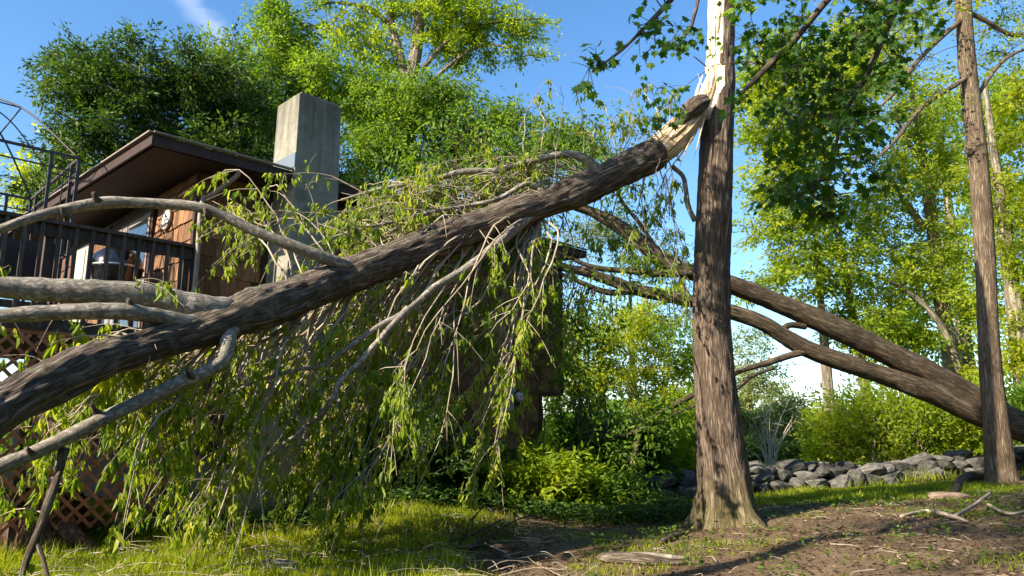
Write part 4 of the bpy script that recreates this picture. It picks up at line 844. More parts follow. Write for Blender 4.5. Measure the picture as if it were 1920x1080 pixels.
# ------------------------------------------------------------------ overhanging maple whose trunk stands out of the picture on the right
mt = np.array([[5.9, 4.6, 0], [5.9, 4.7, 1.5], [5.8, 4.9, 3.5], [5.6, 5.2, 5.2], [5.3, 5.6, 6.6], [5.1, 5.8, 8.0]]); mt[0] = gpt(5.9, 4.6, -.15); mr_ = np.array([.30, .22, .19, .16, .12, .06])
def mp_(*p): return px_path(p)
ml = [mp_((1960, -330, 6.0, 34), (1800, -200, 6.6, 22), (1715, -60, 7.0, 14), (1682, 10, 7.05, 11), (1655, 75, 7.1, 10), (1620, 150, 7.1, 9), (1580, 220, 7.1, 8), (1560, 300, 7.1, 6), (1520, 360, 7.1, 4)),
      mp_((1800, -200, 6.6, 18), (1660, -110, 6.8, 14), (1560, -10, 6.9, 12), (1490, 75, 6.9, 11), (1450, 115, 6.9, 11), (1420, 145, 6.9, 9), (1385, 180, 6.9, 5)),
      mp_((1660, -110, 6.8, 12), (1500, -130, 6.3, 11), (1380, -90, 5.9, 9), (1290, -30, 5.6, 7), (1225, 35, 5.5, 6), (1170, 90, 5.5, 5), (1110, 135, 5.5, 3)),
      mp_((1500, -130, 6.5, 9), (1400, -80, 7.4, 7), (1320, -20, 8.2, 5), (1303, 25, 8.3, 5), (1290, 60, 8.3, 4), (1250, 90, 8.3, 3))]
ml[0][0][0] = mt[3]; 
grow_tree('maple_tree', 'near maple hanging dark star shaped leaves over the top right', 'tree', [(mt, mr_)] + ml,
          [lobe(1470, 30, 6.9, 95, 65, .6), lobe(1570, 90, 7.0, 110, 90, .7), lobe(1640, 40, 7.0, 70, 80, .6), lobe(1590, 210, 7.1, 110, 80, .7), lobe(1500, 260, 7.0, 85, 70, .6), lobe(1580, 320, 7.1, 70, 55, .6), lobe(1480, 350, 7.0, 60, 60, .5), lobe(1530, 160, 7, 90, 60, .6), lobe(1225, 45, 5.5, 40, 45, .3), lobe(1120, 140, 5.5, 35, 40, .25), lobe(1262, 70, 8.2, 38, 40, .35), lobe(1190, 10, 5.5, 50, 25, .3), lobe(1400, 190, 6.9, 16, 25, .15), lobe(1235, 180, 8.3, 50, 35, .3), lobe(1680, -60, 7.0, 120, 60, .8), lobe(1440, 90, 6.9, 50, 50, .4), lobe(1545, 400, 7.1, 70, 45, .5)],
          clumps=160, per=16, clumpR=.23, L=.092, W=.1, leaf='leaf_maple', bark='twig_dark', maple=True, droop=.55, flat=.55, sides=20, ridge=.012, seed=44, thin=.006, limb_r=.10)
# ------------------------------------------------------------------ trees behind
def tree_at(name, label, x, y, h, r, lean_=(0, 0), **kw):
    b = gpt(x, y, -.15); P = [b, b + [lean_[0] * .2, lean_[1] * .2, h * .3], b + [lean_[0] * .5, lean_[1] * .5, h * .62], b + [lean_[0], lean_[1], h]]
    return (np.array(P), np.array([r * 1.25, r, r * .72, r * .25]))
def bx(px, Y): return at(px, 820, Y)[0]
B_ = 'trees behind the house'; A_ = 'trees beyond the stone wall'
# dark leafy tree left behind the house
s = tree_at('', '', bx(330, 17.5), 17.5, 9.0, .24)
grow_tree('shade_tree', 'dark green leafy tree spreading over the roof left of the chimney', 'tree', [s, px_path([(400, 320, 17.3, 26), (330, 250, 17.0, 20), (250, 190, 16.6, 14), (170, 150, 16.3, 8)]), px_path([(420, 330, 17.3, 26), (440, 220, 17.2, 18), (450, 120, 17.0, 8)])],
          [lobe(165, 170, 16.6, 82, 80, 1.6), lobe(240, 150, 16.8, 110, 75, 1.8), lobe(350, 170, 17, 110, 80, 1.8), lobe(440, 190, 17.3, 90, 90, 1.6), lobe(170, 280, 16.6, 90, 80, 1.4), lobe(300, 260, 17, 120, 80, 1.8), lobe(440, 300, 17.4, 100, 70, 1.5), lobe(135, 108, 16.5, 50, 32, 1), lobe(90, 350, 16.8, 50, 40, .8)],
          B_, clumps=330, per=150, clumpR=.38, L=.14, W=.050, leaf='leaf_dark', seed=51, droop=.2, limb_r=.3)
s = tree_at('', '', bx(40, 24), 24, 9, .2)
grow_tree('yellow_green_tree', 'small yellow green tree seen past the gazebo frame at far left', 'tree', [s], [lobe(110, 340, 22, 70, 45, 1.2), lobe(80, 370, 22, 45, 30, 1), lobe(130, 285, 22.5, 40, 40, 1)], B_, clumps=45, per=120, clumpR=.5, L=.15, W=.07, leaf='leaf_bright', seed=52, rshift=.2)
s = (px_path([(770, 700, 22, 40), (768, 400, 22, 34), (765, 200, 22, 26), (782, 80, 22, 22), (788, -40, 22, 16), (790, -160, 22, 8)])); s[0][0] = gpt(s[0][0][0], 22, -.1)
grow_tree('tall_tree', 'tall bright tree with forked stem rising above the chimney', 'tree', [s, px_path([(765, 190, 22, 20), (752, 110, 22, 16), (735, 50, 22, 14), (725, -20, 22, 12), (715, -120, 22, 6)]), px_path([(735, 50, 22, 10), (690, 15, 21.8, 8), (620, 5, 21.6, 5), (580, 20, 21.5, 3)]), px_path([(790, 130, 22, 10), (860, 60, 21.8, 8), (940, 40, 21.6, 6), (1010, 35, 21.5, 3)]), px_path([(800, 160, 22, 8), (890, 90, 21.8, 6), (980, 90, 21.6, 3)])],
          [lobe(870, 60, 22, 100, 50, 1.4), lobe(960, 45, 21.8, 65, 40, 1), lobe(980, 95, 21.7, 45, 20, .7), lobe(640, 40, 21.8, 55, 35, .9), lobe(700, 100, 22, 70, 45, 1.2), lobe(790, 20, 22, 110, 40, 1.5), lobe(850, 100, 22, 70, 25, 1), lobe(600, 0, 21.6, 35, 15, .6), lobe(860, -20, 22, 120, 30, 1.4)],
          B_, clumps=150, per=130, clumpR=.42, L=.15, W=.065, leaf='leaf_bright', seed=53, limb_r=.3, rshift=-.14)
s = tree_at('', '', bx(540, 20), 20, 9.5, .22)
grow_tree('yellow_crowned_tree', 'yellow green tree directly behind the chimney', 'tree', [s], [lobe(540, 90, 20, 75, 75, 1.4), lobe(600, 150, 20, 90, 60, 1.6), lobe(510, 190, 20.3, 60, 60, 1.2), lobe(690, 190, 20, 90, 60, 1.5), lobe(520, 30, 20, 35, 35, .8), lobe(430, 130, 20, 70, 60, 1.2), lobe(480, 250, 20, 80, 60, 1.2)], B_, clumps=230, per=130, clumpR=.45, L=.15, W=.065, leaf='leaf_mid', seed=54, rshift=.22)
s = tree_at('', '', bx(790, 19), 19, 8, .22)
grow_tree('broad_tree', 'broad mid green tree behind the roof right of the chimney', 'tree', [s], [lobe(760, 200, 19, 110, 60, 1.5), lobe(720, 280, 19, 100, 60, 1.5), lobe(850, 230, 19, 90, 60, 1.3), lobe(900, 290, 19, 90, 45, 1.3), lobe(960, 240, 19, 60, 45, 1), lobe(830, 170, 19, 70, 30, 1), lobe(1010, 290, 19, 60, 40, .9), lobe(1080, 270, 19, 70, 50, 1), lobe(660, 330, 19, 70, 50, 1)], B_, clumps=290, per=125, clumpR=.42, L=.14, W=.055, leaf='leaf_mid', seed=55, rshift=.12, droop=.4)
# right side
s = tree_at('', '', bx(1640, 20.5), 20.5, 9.5, .13, (-1.6, -1.5))
grow_tree('round_crowned_tree', 'bright tree with rounded crown just right of the broken trunk', 'tree', [s], [lobe(1440, 150, 19, 60, 65, 1.3), lobe(1420, 240, 19, 55, 50, 1.2), lobe(1520, 220, 19, 90, 90, 1.6), lobe(1480, 330, 19, 90, 60, 1.5), lobe(1600, 120, 19.5, 90, 90, 1.6), lobe(1450, 110, 19, 50, 35, 1)], A_, clumps=190, per=130, clumpR=.42, L=.13, W=.065, leaf='leaf_bright', seed=61, rshift=.08)
s = px_path([(1790, 900, 21, 34), (1785, 700, 21, 30), (1765, 560, 21, 26), (1748, 420, 21, 22), (1735, 330, 21, 18), (1722, 240, 21, 13), (1700, 120, 21, 6)]); s[0][0] = gpt(s[0][0][0], 21, -.1)
grow_tree('pale_stemmed_tree', 'tall tree with pale stems and thin yellow leaves left of the slim trunk', 'tree', [s, px_path([(1735, 430, 21, 14), (1705, 390, 21, 13), (1680, 350, 21, 10), (1655, 310, 21, 6)]), px_path([(1730, 310, 21, 9), (1700, 260, 21, 7), (1670, 200, 21, 4)]), px_path([(1745, 390, 21, 9), (1760, 330, 21, 7), (1770, 240, 21, 4)])],
          [lobe(1700, 330, 21, 90, 90, 1.6), lobe(1620, 420, 21, 100, 80, 1.7), lobe(1760, 460, 21, 80, 90, 1.5), lobe(1680, 540, 21, 110, 70, 1.7), lobe(1720, 200, 21, 70, 60, 1.3), lobe(1780, 300, 21, 50, 70, 1.2)], A_, clumps=230, per=115, clumpR=.42, L=.13, W=.06, leaf='leaf_bright', bark='bark_far', twigmat='bark_far', seed=62, rshift=.05)
s = tree_at('', '', bx(1560, 20), 20, 6.5, .15)
grow_tree('spreading_tree', 'green tree drooping over the leaning trunks beyond the wall', 'tree', [s, px_path([(1800, 700, 20, 14), (1770, 620, 19.8, 12), (1720, 560, 19.6, 9), (1650, 520, 19.4, 6), (1590, 500, 19.2, 4)])], [lobe(1460, 450, 19, 65, 70, 1.1), lobe(1540, 500, 19.3, 95, 70, 1.4), lobe(1490, 400, 19, 75, 50, 1.2), lobe(1620, 590, 19.6, 80, 55, 1.3), lobe(1690, 640, 20, 80, 50, 1.2), lobe(1430, 530, 19, 45, 40, .8)], A_, clumps=150, per=110, clumpR=.40, L=.13, W=.06, leaf='leaf_bright', seed=63, rshift=-.05)
s = tree_at('', '', bx(1935, 18.5), 18.5, 10, .22)
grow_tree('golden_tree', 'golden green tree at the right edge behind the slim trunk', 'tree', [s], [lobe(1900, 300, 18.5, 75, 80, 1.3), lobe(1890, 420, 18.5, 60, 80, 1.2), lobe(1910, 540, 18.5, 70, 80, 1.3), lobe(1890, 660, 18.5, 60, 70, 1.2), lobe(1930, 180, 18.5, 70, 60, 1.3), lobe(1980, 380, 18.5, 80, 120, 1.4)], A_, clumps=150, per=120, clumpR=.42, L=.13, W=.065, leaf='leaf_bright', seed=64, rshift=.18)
s = tree_at('', '', bx(1830, 27), 27, 13, .25)
grow_tree('backing_tree', 'deep green tree filling the gap behind the pale stemmed tree', 'tree', [s], [lobe(1840, 560, 26, 100, 110, 2), lobe(1700, 620, 26, 120, 80, 2), lobe(1850, 360, 26, 90, 90, 2), lobe(1780, 240, 26, 80, 70, 1.8), lobe(1860, 200, 26, 80, 80, 1.8)], A_, clumps=130, per=120, clumpR=.6, L=.19, W=.09, leaf='leaf_bright', seed=65, rshift=-.1)
# between house and broken trunk
s = tree_at('', '', bx(1130, 21), 21, 4.6, .14)
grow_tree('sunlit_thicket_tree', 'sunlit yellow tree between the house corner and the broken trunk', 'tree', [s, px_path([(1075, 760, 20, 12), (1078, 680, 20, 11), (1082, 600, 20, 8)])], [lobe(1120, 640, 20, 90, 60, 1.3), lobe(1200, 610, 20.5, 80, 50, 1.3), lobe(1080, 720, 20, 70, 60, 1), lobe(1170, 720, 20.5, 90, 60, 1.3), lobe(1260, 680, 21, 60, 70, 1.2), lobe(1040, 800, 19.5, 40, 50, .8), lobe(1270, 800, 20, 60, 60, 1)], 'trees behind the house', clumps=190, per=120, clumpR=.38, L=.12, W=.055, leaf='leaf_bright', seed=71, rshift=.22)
s = tree_at('', '', bx(1190, 30), 30, 8, .16)
grow_tree('thin_tree', 'thin hazy tree showing sky under the fallen trunk', 'tree', [s], [lobe(1180, 440, 29, 90, 60, 2), lobe(1240, 500, 29, 70, 70, 2), lobe(1100, 450, 29, 60, 50, 1.5), lobe(1290, 590, 29, 60, 60, 1.5)], 'trees behind the house', clumps=80, per=90, clumpR=.5, L=.13, W=.06, leaf='leaf_haze', seed=72)
# far hazy wood and lawn trees
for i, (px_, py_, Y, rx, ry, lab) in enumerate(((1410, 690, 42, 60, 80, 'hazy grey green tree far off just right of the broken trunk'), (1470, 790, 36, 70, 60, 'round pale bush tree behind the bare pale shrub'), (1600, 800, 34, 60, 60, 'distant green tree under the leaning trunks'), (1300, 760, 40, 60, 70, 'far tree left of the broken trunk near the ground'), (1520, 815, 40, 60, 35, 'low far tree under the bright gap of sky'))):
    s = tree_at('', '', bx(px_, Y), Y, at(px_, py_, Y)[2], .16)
    grow_tree('far_tree', lab, 'tree', [s], [lobe(px_, py_, Y, rx, ry, 2.0), lobe(px_ - rx * .5, py_ + ry * .6, Y, rx * .7, ry * .6, 1.6), lobe(px_ + rx * .5, py_ + ry * .5, Y, rx * .7, ry * .6, 1.6)], 'far trees across the lawn', clumps=70, per=90, clumpR=.6, L=.2, W=.1, leaf='leaf_haze' if i in (0, 1) else 'leaf_bright', seed=80 + i)
# hedge of far woodland on the skyline, one mass
RNG = np.random.default_rng(90); lv = Leaves(); m = 60000
th = RNG.uniform(-.80, .95, m); dd = RNG.uniform(48, 62, m); X = dd * np.tan(th); top = 1.2 + 2.8 * fbm(np.stack([X * .12, X * 0, X * 0], 1), 3)
P_ = np.stack([X, dd, 0.2 + top * RNG.random(m) ** .8], 1); lv.add(P_, rdir(m), rdir(m, .8), RNG.uniform(.25, .5, m), RNG.uniform(.15, .3, m), np.clip(fbm(P_ * .35, 2) + RNG.normal(size=m) * .15, 0, 1))
# the wood goes on round the back of the yard
m = 52000; az = RNG.uniform(math.radians(54), math.radians(304), m); dd = RNG.uniform(19, 30, m); X = dd * np.sin(az); Yv = dd * np.cos(az) + 3
da = np.abs((az - (SUN_AZ % (2 * math.pi)) + math.pi) % (2 * math.pi) - math.pi); top = (6.5 + 6.0 * fbm(np.stack([X * .13, Yv * .13, X * 0], 1), 3)) * (.35 + .65 * sstep(.35, .8, da)); P_ = np.stack([X, Yv, .3 + top * RNG.random(m) ** .8], 1)
lv.add(P_, rdir(m), rdir(m, .8), RNG.uniform(.5, 1.0, m), RNG.uniform(.3, .6, m), np.clip(fbm(P_ * .35, 2) + RNG.normal(size=m) * .15, 0, 1))
fw = lv.build('far_woodland', M['leaf_mid'], None); tag(fw, 'continuous green woodland closing the view far behind everything', 'woodland', kind='stuff')

# a leafy tree behind the camera on the left, out of the picture, dappling trunk and ground
s = tree_at('', '', -7.6, .2, 9.0, .26, (1.6, 1.2))
grow_tree('yard_tree', 'leafy yard tree outside the left edge that dapples the ground', 'tree', [s], [(np.array([-4.4, 1.6, 8.8]), np.array([1.9, 1.9, 1.0])), (np.array([-2.1, 6.4, 7.25]), np.array([.95, .95, .75])), (np.array([-6.2, -.6, 8.6]), np.array([2.0, 1.8, 1.0])), (np.array([-2.5, 5.9, 7.5]), np.array([.9, .9, .7]))], clumps=100, per=70, clumpR=.45, L=.15, W=.07, leaf='leaf_mid', seed=91)

# ------------------------------------------------------------------ shrubs
def shrub(name, label, c, r, n, L, W, leaf, seed, stems=9, droop=.1, group='shrubs in the yard', up=.9, stemmat='twig_dark', shell=.45):
    global RNG
    RNG = np.random.default_rng(seed); c = np.array(c, float); r = np.array(r, float); b = gpt(c[0], c[1]); t = empty(name, b, 0, label, 'shrub', group)
    T = Tubes(); ns = stems * 4; per = max(4, n // ns); PL = []; DL = []
    for i in range(ns):
        d = rdir(1, .55)[0]; e = c + d * r * RNG.uniform(.55, 1.22); e[2] = max(e[2], b[2] + .12)
        q = spline([b + RNG.normal(size=3) * [r[0] * .22, r[1] * .22, 0] - [0, 0, .05], (b + e) / 2 + RNG.normal(size=3) * .10 * r + [0, 0, .1 * r[2]], e - [0, 0, droop * .25 * r[2]]], 12); T.add(q, taper(12, .012, .003), 4, cap=False, seed=float(i))
        u = (1 - RNG.random(per) ** 1.5 * .8) * 10.99; k = u.astype(int); f = (u - k)[:, None]; tn = unit(q[k + 1] - q[k]); PL.append(q[k] * (1 - f) + q[k + 1] * f + RNG.normal(size=(per, 3)) * (.035 + .05 * r.mean())); DL.append(tn + RNG.normal(size=(per, 3)) * .75)
    tag(T.build('stems', M[stemmat], t), kind='stuff')
    P = np.vstack(PL); D = np.vstack(DL); m = len(P); g = ground_z(P[:, 0], P[:, 1]); P[:, 2] = np.maximum(P[:, 2], g + .03); D[:, 2] -= droop
    lv = Leaves(); lv.add(P, D, rdir(m, up), L * RNG.uniform(.7, 1.3, m), W * RNG.uniform(.7, 1.2, m), np.clip(fbm(P * 1.6, 2) * .7 + .15 + RNG.normal(size=m) * .14, 0, 1), long=L > .09, curl=.12)
    tag(lv.build('foliage', M[leaf], t), kind='stuff'); return t
def shp(px_, Y, zoff, *a, **k): p = at(px_, 820, Y); return (p[0], Y, gpt(p[0], Y)[2] + zoff)
shrub('bright_shrub', 'bright fresh green shrub in front of the house foundation', shp(1010, 11.6, .45), (1.15, .7, .50), 5200, .13, .045, 'leaf_bright', 101, 16, droop=.35)
shrub('green_shrub', 'low green shrub sprawling left of the drooping branch foot', shp(1120, 11.9, .35), (.8, .6, .38), 2600, .12, .042, 'leaf_mid', 102, 12, droop=.35)
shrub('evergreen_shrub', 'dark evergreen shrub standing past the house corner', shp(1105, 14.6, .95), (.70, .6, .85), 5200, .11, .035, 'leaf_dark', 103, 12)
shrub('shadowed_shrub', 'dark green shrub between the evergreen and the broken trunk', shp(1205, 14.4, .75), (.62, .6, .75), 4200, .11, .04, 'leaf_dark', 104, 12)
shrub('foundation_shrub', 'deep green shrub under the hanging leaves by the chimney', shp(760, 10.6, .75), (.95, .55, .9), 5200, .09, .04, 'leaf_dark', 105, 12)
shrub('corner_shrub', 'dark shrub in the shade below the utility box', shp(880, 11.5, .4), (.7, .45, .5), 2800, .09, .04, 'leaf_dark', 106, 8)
shrub('upright_shrub', 'upright yellow green shrub with many stems behind the stone wall', shp(1680, 17.8, 1.1), (1.7, 1.0, 1.25), 11000, .11, .05, 'leaf_bright', 107, 60, stemmat='bark_far', group='shrubs behind the wall')
shrub('wall_shrub', 'yellow green shrub behind the wall under the bright sky gap', shp(1560, 18.4, .8), (.75, .8, 1.0), 4500, .11, .05, 'leaf_bright', 108, 20, stemmat='bark_far', group='shrubs behind the wall')
shrub('edge_shrub', 'leafy shrub behind the wall beside the slim trunk', shp(1800, 18.0, .9), (1.1, .9, 1.0), 6500, .12, .055, 'leaf_bright', 109, 25, stemmat='bark_far', group='shrubs behind the wall')
shrub('lawn_shrub', 'rounded shrub on the lawn behind the bare pale shrub', shp(1450, 27, .9), (2.2, 1.4, 1.1), 6500, .17, .08, 'leaf_haze', 110, 14, group='shrubs behind the wall')
shrub('hedge_shrub', 'dark low hedge on the lawn just right of the broken trunk', shp(1410, 25, .30), (1.5, .8, .5), 3500, .14, .06, 'leaf_dark', 111, 8, group='shrubs behind the wall')
shrub('thicket_shrub', 'sunny thicket behind the wall left of the broken trunk', shp(1265, 17.5, .7), (1.3, 1, 1.0), 6000, .11, .05, 'leaf_bright', 112, 18, group='shrubs behind the wall')
shrub('trunkside_shrub', 'green thicket at the right edge beyond the slim trunk', shp(1930, 17.5, .9), (1.0, .8, 1.1), 5000, .12, .055, 'leaf_mid', 113, 14, group='shrubs behind the wall')
# bare pale shrub
RNG = np.random.default_rng(120); b = gpt(at(1440, 820, 17.2)[0], 17.2)
ps = empty('bare_shrub', b, 0, 'bare shrub of pale whitish stems fanning out behind the stone wall', 'shrub', 'shrubs behind the wall')
for (ex, ey) in ((1392, 775), (1400, 800), (1412, 745), (1422, 715), (1436, 760), (1448, 730), (1470, 770), (1482, 745), (1500, 775), (1508, 750), (1396, 840), (1455, 790), (1490, 800), (1405, 770)):
    e = at(ex, ey, 17.2 + RNG.normal() * .4); T = Tubes(); c = b + (e - b) * .5 + np.array([(e[0] - b[0]) * -.12, 0, .14]); q = spline([b + RNG.normal(size=3) * [.05, .05, 0], c, e], 14); T.add(q, taper(14, .015, .004), 6, seed=ex); st_ = T.build('stem', M['pale'], ps)
    T = Tubes()
    for k in (6, 8, 10, 11):
        d = unit(q[k + 1] - q[k] + RNG.normal(size=3) * .45); l = RNG.uniform(.2, .5); T.add(spline([q[k], q[k] + d * l * .5 + [0, 0, .03], q[k] + d * l], 5), taper(5, .006, .002), 4, cap=False, seed=float(k))
    tw_ = T.build('twigs', M['pale'], ps); tag(tw_, kind='stuff')

# ------------------------------------------------------------------ grass, ground cover, leaf litter, sticks
RNG = np.random.default_rng(130)
def scatter(n, x0, x1, y0, y1, f=None):
    x = RNG.uniform(x0, x1, n); y = RNG.uniform(y0, y1, n)
    if f is not None: k = RNG.random(n) < f(x, y); x, y = x[k], y[k]
    return np.stack([x, y, ground_z(x, y)], 1)
G = Leaves()
def blades(P, h, w):
    m = len(P); D = np.stack([RNG.normal(size=m) * .35, RNG.normal(size=m) * .35, np.ones(m)], 1); pt = fbm(P * [1.3, 1.3, 0], 2)
    G.add(P - [0, 0, .01], D, rdir(m) * [1, 1, .1], h * RNG.uniform(.45, 1.35, m) * (.15 + 1.6 * pt), w * RNG.uniform(.7, 1.2, m), np.clip(pt * .8 + .1 + RNG.normal(size=m) * .18, 0, 1), fold=.1, curl=.25)
tf = lambda x, y: np.clip((turf(x, y) - .25) * 1.5, 0, 1)
blades(scatter(75000, -5.5, .6, 5.2, 10.2, tf), .10, .008); blades(scatter(26000, .3, 9.5, 10.2, 14.2, tf), .09, .012); blades(scatter(30000, -1, 9, 5.5, 11.5, lambda x, y: (fbm(np.stack([x * 1.1, y * 1.1, x * 0], 1), 3) > .555) * 1.0), .06, .009)
blades(scatter(16000, 1.5, 16, 16.5, 30, None), .12, .03)
blades(scatter(9000, 2.2, 12.5, 13.3, 16.8, lambda x, y: (np.abs(y - (13.55 + .255 * (x - 2.4))) < .28) * (fbm(np.stack([x * 1.5, y * 0, x * 0 + 9], 1), 2) > .42)), .20, .012)
tuft = lambda x, y: (turf(x, y) > .5) * (fbm(np.stack([x * 2.1, y * 2.1, x * 0 + 6], 1), 3) > .56)
blades(scatter(16000, -5.5, .6, 5.2, 9.6, tuft), .21, .009)
tag(G.build('grass', M['grass'], None), 'short bright grass on the left and along the stone wall', 'grass', kind='stuff')
# pachysandra-like ground cover at the foot of the house
GC = Leaves(); P_ = scatter(40000, -4.8, 2.6, 8.3, 13.0, lambda x, y: sstep(-.25, .25, (y - (10.35 - .75 * np.clip(-.6 - x, 0, 2.6))) + .5 * (fbm(np.stack([x, y, x * 0], 1), 2) - .5)) * (y < x * .95 + 12.7) * .9)
m = len(P_); P_[:, 2] += RNG.uniform(.04, .24, m); a = RNG.uniform(0, 6.28, m); GC.add(P_, np.stack([np.cos(a), np.sin(a), RNG.uniform(-.2, .5, m)], 1), rdir(m, 1.6), RNG.uniform(.06, .11, m), RNG.uniform(.03, .05, m), np.clip(RNG.normal(.45, .25, m), 0, 1))
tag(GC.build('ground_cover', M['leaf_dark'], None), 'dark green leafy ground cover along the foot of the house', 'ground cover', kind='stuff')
WD_ = Leaves(); P_ = scatter(800, .5, 9.5, 5.5, 11.5, lambda x, y: .25 + .75 * (fbm(np.stack([x * .8, y * .8, x * 0 + 3], 1), 2) > .52))
for p in P_:
    m = int(RNG.integers(8, 26)); a = RNG.uniform(0, 6.28, m); hgt = RNG.uniform(.02, .20) ** 1.1; Q = p + np.stack([np.cos(a) * .05, np.sin(a) * .05, RNG.random(m) * hgt], 1); WD_.add(Q, np.stack([np.cos(a), np.sin(a), RNG.uniform(-.1, .7, m)], 1), rdir(m, 1.5), RNG.uniform(.025, .065, m), RNG.uniform(.012, .03, m), np.clip(RNG.normal(.5, .25, m), 0, 1))
tag(WD_.build('weeds', M['leaf_mid'], None), 'small green weeds sprouting through the leaf litter on the right', 'weeds', kind='stuff')
LT = Leaves(); P_ = np.vstack([scatter(30000, -1.5, 11, 5.2, 13.5, lambda x, y: np.clip(1 - turf(x, y), .05, 1) * (.35 + .65 * sstep(0, 4, x))), scatter(5000, -5, .5, 5.2, 10, None)])
m = len(P_); P_[:, 2] += RNG.uniform(.002, .03, m); a = RNG.uniform(0, 6.28, m); LT.add(P_, np.stack([np.cos(a), np.sin(a), RNG.normal(size=m) * .2], 1), rdir(m, 3), RNG.uniform(.02, .075, m), RNG.uniform(.010, .038, m), np.clip(RNG.normal(.5, .28, m), 0, 1), fold=.25)
tag(LT.build('leaf_litter', M['litter'], None), 'dry brown leaf litter strewn over the bare earth', 'leaf litter', kind='stuff')
TG = Tubes(); P_ = scatter(520, -1.2, 10, 5.3, 12.5, lambda x, y: .4 + .6 * (x > 2))
for p in P_:
    a = RNG.uniform(0, 6.28); l = RNG.uniform(.05, .4) ** 1.15; e = p[:2] + np.array([math.cos(a), math.sin(a)]) * l; q = gpt(e[0], e[1], RNG.uniform(.0, .05)); TG.add(spline([p + [0, 0, .008], (p + q) / 2 + RNG.normal(size=3) * [.05, .05, .008] + [0, 0, .02], q], 6), taper(6, RNG.uniform(.002, .007), .0015), 4, cap=False, seed=float(l * 30))
for p in scatter(260, -4.2, .6, 5.6, 9.6, None):
    a = RNG.uniform(0, 6.28); l = RNG.uniform(.15, .7); e = p[:2] + np.array([math.cos(a), math.sin(a)]) * l; q = gpt(e[0], e[1], RNG.uniform(.03, .14)); TG.add(spline([p + [0, 0, .05], (p + q) / 2 + RNG.normal(size=3) * [.06, .06, .01] + [0, 0, .06], q], 7), taper(7, RNG.uniform(.003, .007), .0015), 4, cap=False, seed=float(l * 30))
tag(TG.build('twig_litter', M['twig'], None), 'broken grey twigs scattered over the earth', 'twigs', kind='stuff')
def gpx(px_, py_, dz=0.0):
    """where the sight line meets the ground"""
    d = ray(px_, py_); o = np.array([0, 0, CAMZ]); t = 3.0
    for _ in range(400):
        p = o + d * t
        if p[2] <= gpt(p[0], p[1])[2]: break
        t += .04
    return gpt(p[0], p[1], dz)
def stick(name, label, paths, mat, group='sticks on the ground', cat='stick'):
    b = gpx(*paths[0][0][:2]); t = empty(name, b, 0, label, cat, group)
    for i, pth in enumerate(paths):
        P = np.array([gpx(a, c, dz) for a, c, dz, w in pth]); R = np.array([w / 2 * mpx(a, c, p[1]) for (a, c, dz, w), p in zip(pth, P)]); n = max(10, 6 * len(P)); T = Tubes(); T.add(spline(P, n), interp_r(R, n), 8, lump=.004, seed=float(i + pth[0][0])); T.build('stem' if i == 0 else 'side_branch', M[mat], t)
    return t
stick('fallen_branch', 'forked dead branch lying across the earth below the hanging leaves', [[(735, 1048, .05, 4), (800, 1040, .06, 6), (880, 1035, .05, 7), (960, 1036, .05, 6), (1005, 1055, .03, 3)], [(880, 1040, .05, 6), (930, 1015, .10, 5), (975, 1000, .16, 3), (1000, 985, .12, 2)], [(900, 1046, .05, 6), (880, 1065, .05, 7), (850, 1085, .05, 7)], [(960, 1040, .05, 5), (968, 1015, .12, 3), (964, 995, .16, 2)], [(810, 1042, .05, 4), (780, 1030, .08, 3), (765, 1012, .10, 2)], [(840, 1040, .05, 4), (850, 1020, .12, 3), (872, 1000, .14, 2)], [(920, 1037, .05, 4), (940, 1055, .06, 3), (985, 1068, .05, 2)], [(900, 1036, .06, 4), (885, 1012, .15, 3), (896, 990, .18, 2)]], 'bark_lean')
stick('brush_branch', 'tangled thin branch with upright twigs left of the bark slab', [[(820, 1028, .03, 4), (870, 1018, .05, 5), (910, 1005, .08, 5), (945, 990, .10, 3)], [(870, 1020, .05, 4), (880, 1000, .12, 3), (905, 985, .2, 2)], [(905, 1008, .08, 4), (920, 1025, .04, 4), (940, 1050, .03, 3)], [(850, 1022, .05, 3), (838, 1005, .1, 2), (845, 992, .12, 2)], [(925, 1000, .08, 3), (955, 1008, .05, 3), (990, 1030, .04, 2)]], 'bark_lean')
stick('dead_limb', 'long bent grey limb lying in the litter right of the broken trunk', [[(1690, 975, .04, 7), (1740, 968, .06, 9), (1790, 978, .05, 8), (1815, 985, .04, 5)], [(1790, 978, .05, 7), (1830, 962, .10, 7), (1860, 945, .14, 5)]], 'twig')
stick('crooked_stick', 'crooked stick in the leaf litter at the right edge', [[(1850, 952, .05, 6), (1890, 972, .05, 6), (1935, 968, .06, 5)]], 'twig')
stick('short_log', 'short barked stick lying left of the broken trunk base', [[(1240, 1022, .03, 10), (1262, 1014, .04, 11), (1288, 1007, .04, 8)]], 'bark_fallen')
stick('mossy_branch', 'thin branch lying along the edge of the ground cover', [[(950, 962, .05, 5), (1000, 957, .07, 6), (1040, 950, .06, 4)]], 'twig')
stick('arched_stick', 'dark arched stick below the green shrub', [[(1120, 960, .02, 5), (1150, 948, .10, 6), (1185, 943, .10, 5), (1215, 950, .02, 4)]], 'twig_dark')
stick('exposed_root', 'dark root curving down from the foot of the slim trunk', [[(1845, 895, .05, 20), (1810, 905, .08, 18), (1790, 925, .05, 12)]], 'bark_fallen')
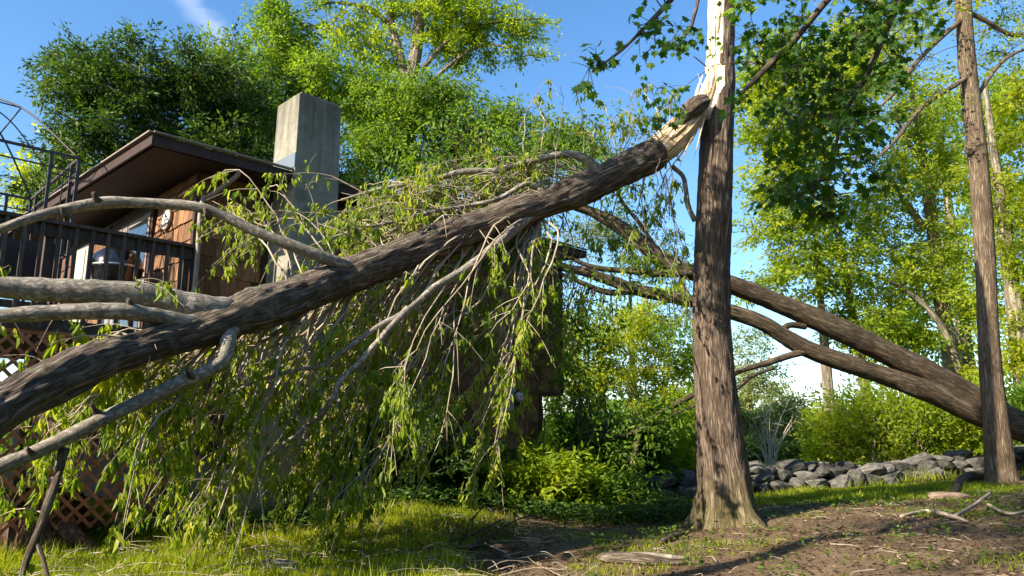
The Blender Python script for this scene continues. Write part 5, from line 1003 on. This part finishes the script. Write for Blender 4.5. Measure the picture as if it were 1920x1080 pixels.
# slab of bark near the lower edge
sb = empty('bark_slab', gpx(1200, 1060), 0, 'split slab of bark and pale wood lying flat at the lower edge', 'bark')
P = np.array([gpx(1120, 1056, .04), gpx(1170, 1057, .05), gpx(1230, 1061, .04), gpx(1282, 1062, .03)]); T = Tubes(); T.add(spline(P, 24), np.interp(np.linspace(0, 1, 24), [0, .1, .6, 1], [.02, .045, .05, .012]), 16, ridge=.02, lump=.01, seed=8); o = T.build('bark', M['bark_fallen'], sb)
P2 = P + np.array([.03, .03, .035]); T = Tubes(); T.add(spline(P2[1:], 20), np.interp(np.linspace(0, 1, 20), [0, .3, 1], [.012, .028, .01]), 10, ridge=.01, lump=.006, seed=9); T.build('pale_wood', M['bark_limb'], sb)
# ------------------------------------------------------------------ rotten stump at the lower left
RNG = np.random.default_rng(140); b = gpx(70, 1030); 
stp = empty('rotten_stump', b, 0, 'rotten reddish stump with split top at the lower left corner', 'stump')
T = Tubes(); hgt = .68; cc = b + np.array([-.10, .10, -.05])
def stump_shape(rr, th, ll, PP): return rr * (1 + .25 * np.cos(3 * th + 1) * np.linspace(1, .3, len(PP))[:, None] + .12 * np.cos(7 * th)[None])
T.add(spline([cc, cc + [0, 0, .2], cc + [-.02, 0, .42], cc + [-.03, 0, hgt]], 30), np.array([.50 - .12 * (i / 29) for i in range(30)]), 48, ridge=.09, rf=8, lump=.06, seed=5, shape=stump_shape); T.build('body', M['rot'], stp)
for (p, q, w, mt_) in (((-.6, -.05, .66), (.26, -.12, .70), .075, 'wood_torn'), ((-.5, .2, .74), (.15, .1, .78), .06, 'bark_limb')):
    splinter(b + p, b + q, w, mt_, stp, 'split_slab')
for pth in ([(.0, .1, .32), (.35, -.1, .20), (.62, -.18, .05), (.75, -.2, -.05)], [(-.3, -.1, .3), (-.1, -.3, .15), (.05, -.4, -.03)], [(.2, .4, .2), (.6, .45, .13), (.95, .4, .04)]):
    P = np.array(pth) + b; T = Tubes(); T.add(spline(P, 16), taper(16, .085, .035), 14, ridge=.03, lump=.02, seed=pth[0][0] * 10 + 3); T.build('root', M['rot'], stp)
# flat stone in the grass
o = bpy.data.objects.new('flat_stone', ST[3]); COL.objects.link(o); o.location = gpx(522, 1072, .04); o.scale = (.34, .24, .13); tag(o, 'flat stone lying in the grass at the lower edge', 'stone')
mb = ST[5].copy(); mb.materials.clear(); mb.materials.append(M['pink_stone']); o = bpy.data.objects.new('buried_stone', mb); COL.objects.link(o); o.location = gpx(1775, 938, .0); o.scale = (.62, .40, .22); tag(o, 'half buried pinkish stone in front of the stone wall', 'stone')
# overhead wires far away
wr = empty('overhead_wire', at(1390, 690, 40), 0, 'thin overhead wires crossing the sky gap beyond the broken trunk', 'wire')
for (a, b_, c, d) in ((1380, 660, 1560, 655), (1380, 722, 1560, 702), (1380, 700, 1700, 640)):
    T = Tubes(); p, q = at(a - 200, b_ + 8, 40), at(c + 300, d - 10, 40); T.add(spline([p, (p + q) / 2 - [0, 0, .15], q], 16), np.full(16, .012), 5, cap=False); T.build('cable', M['wire'], wr)
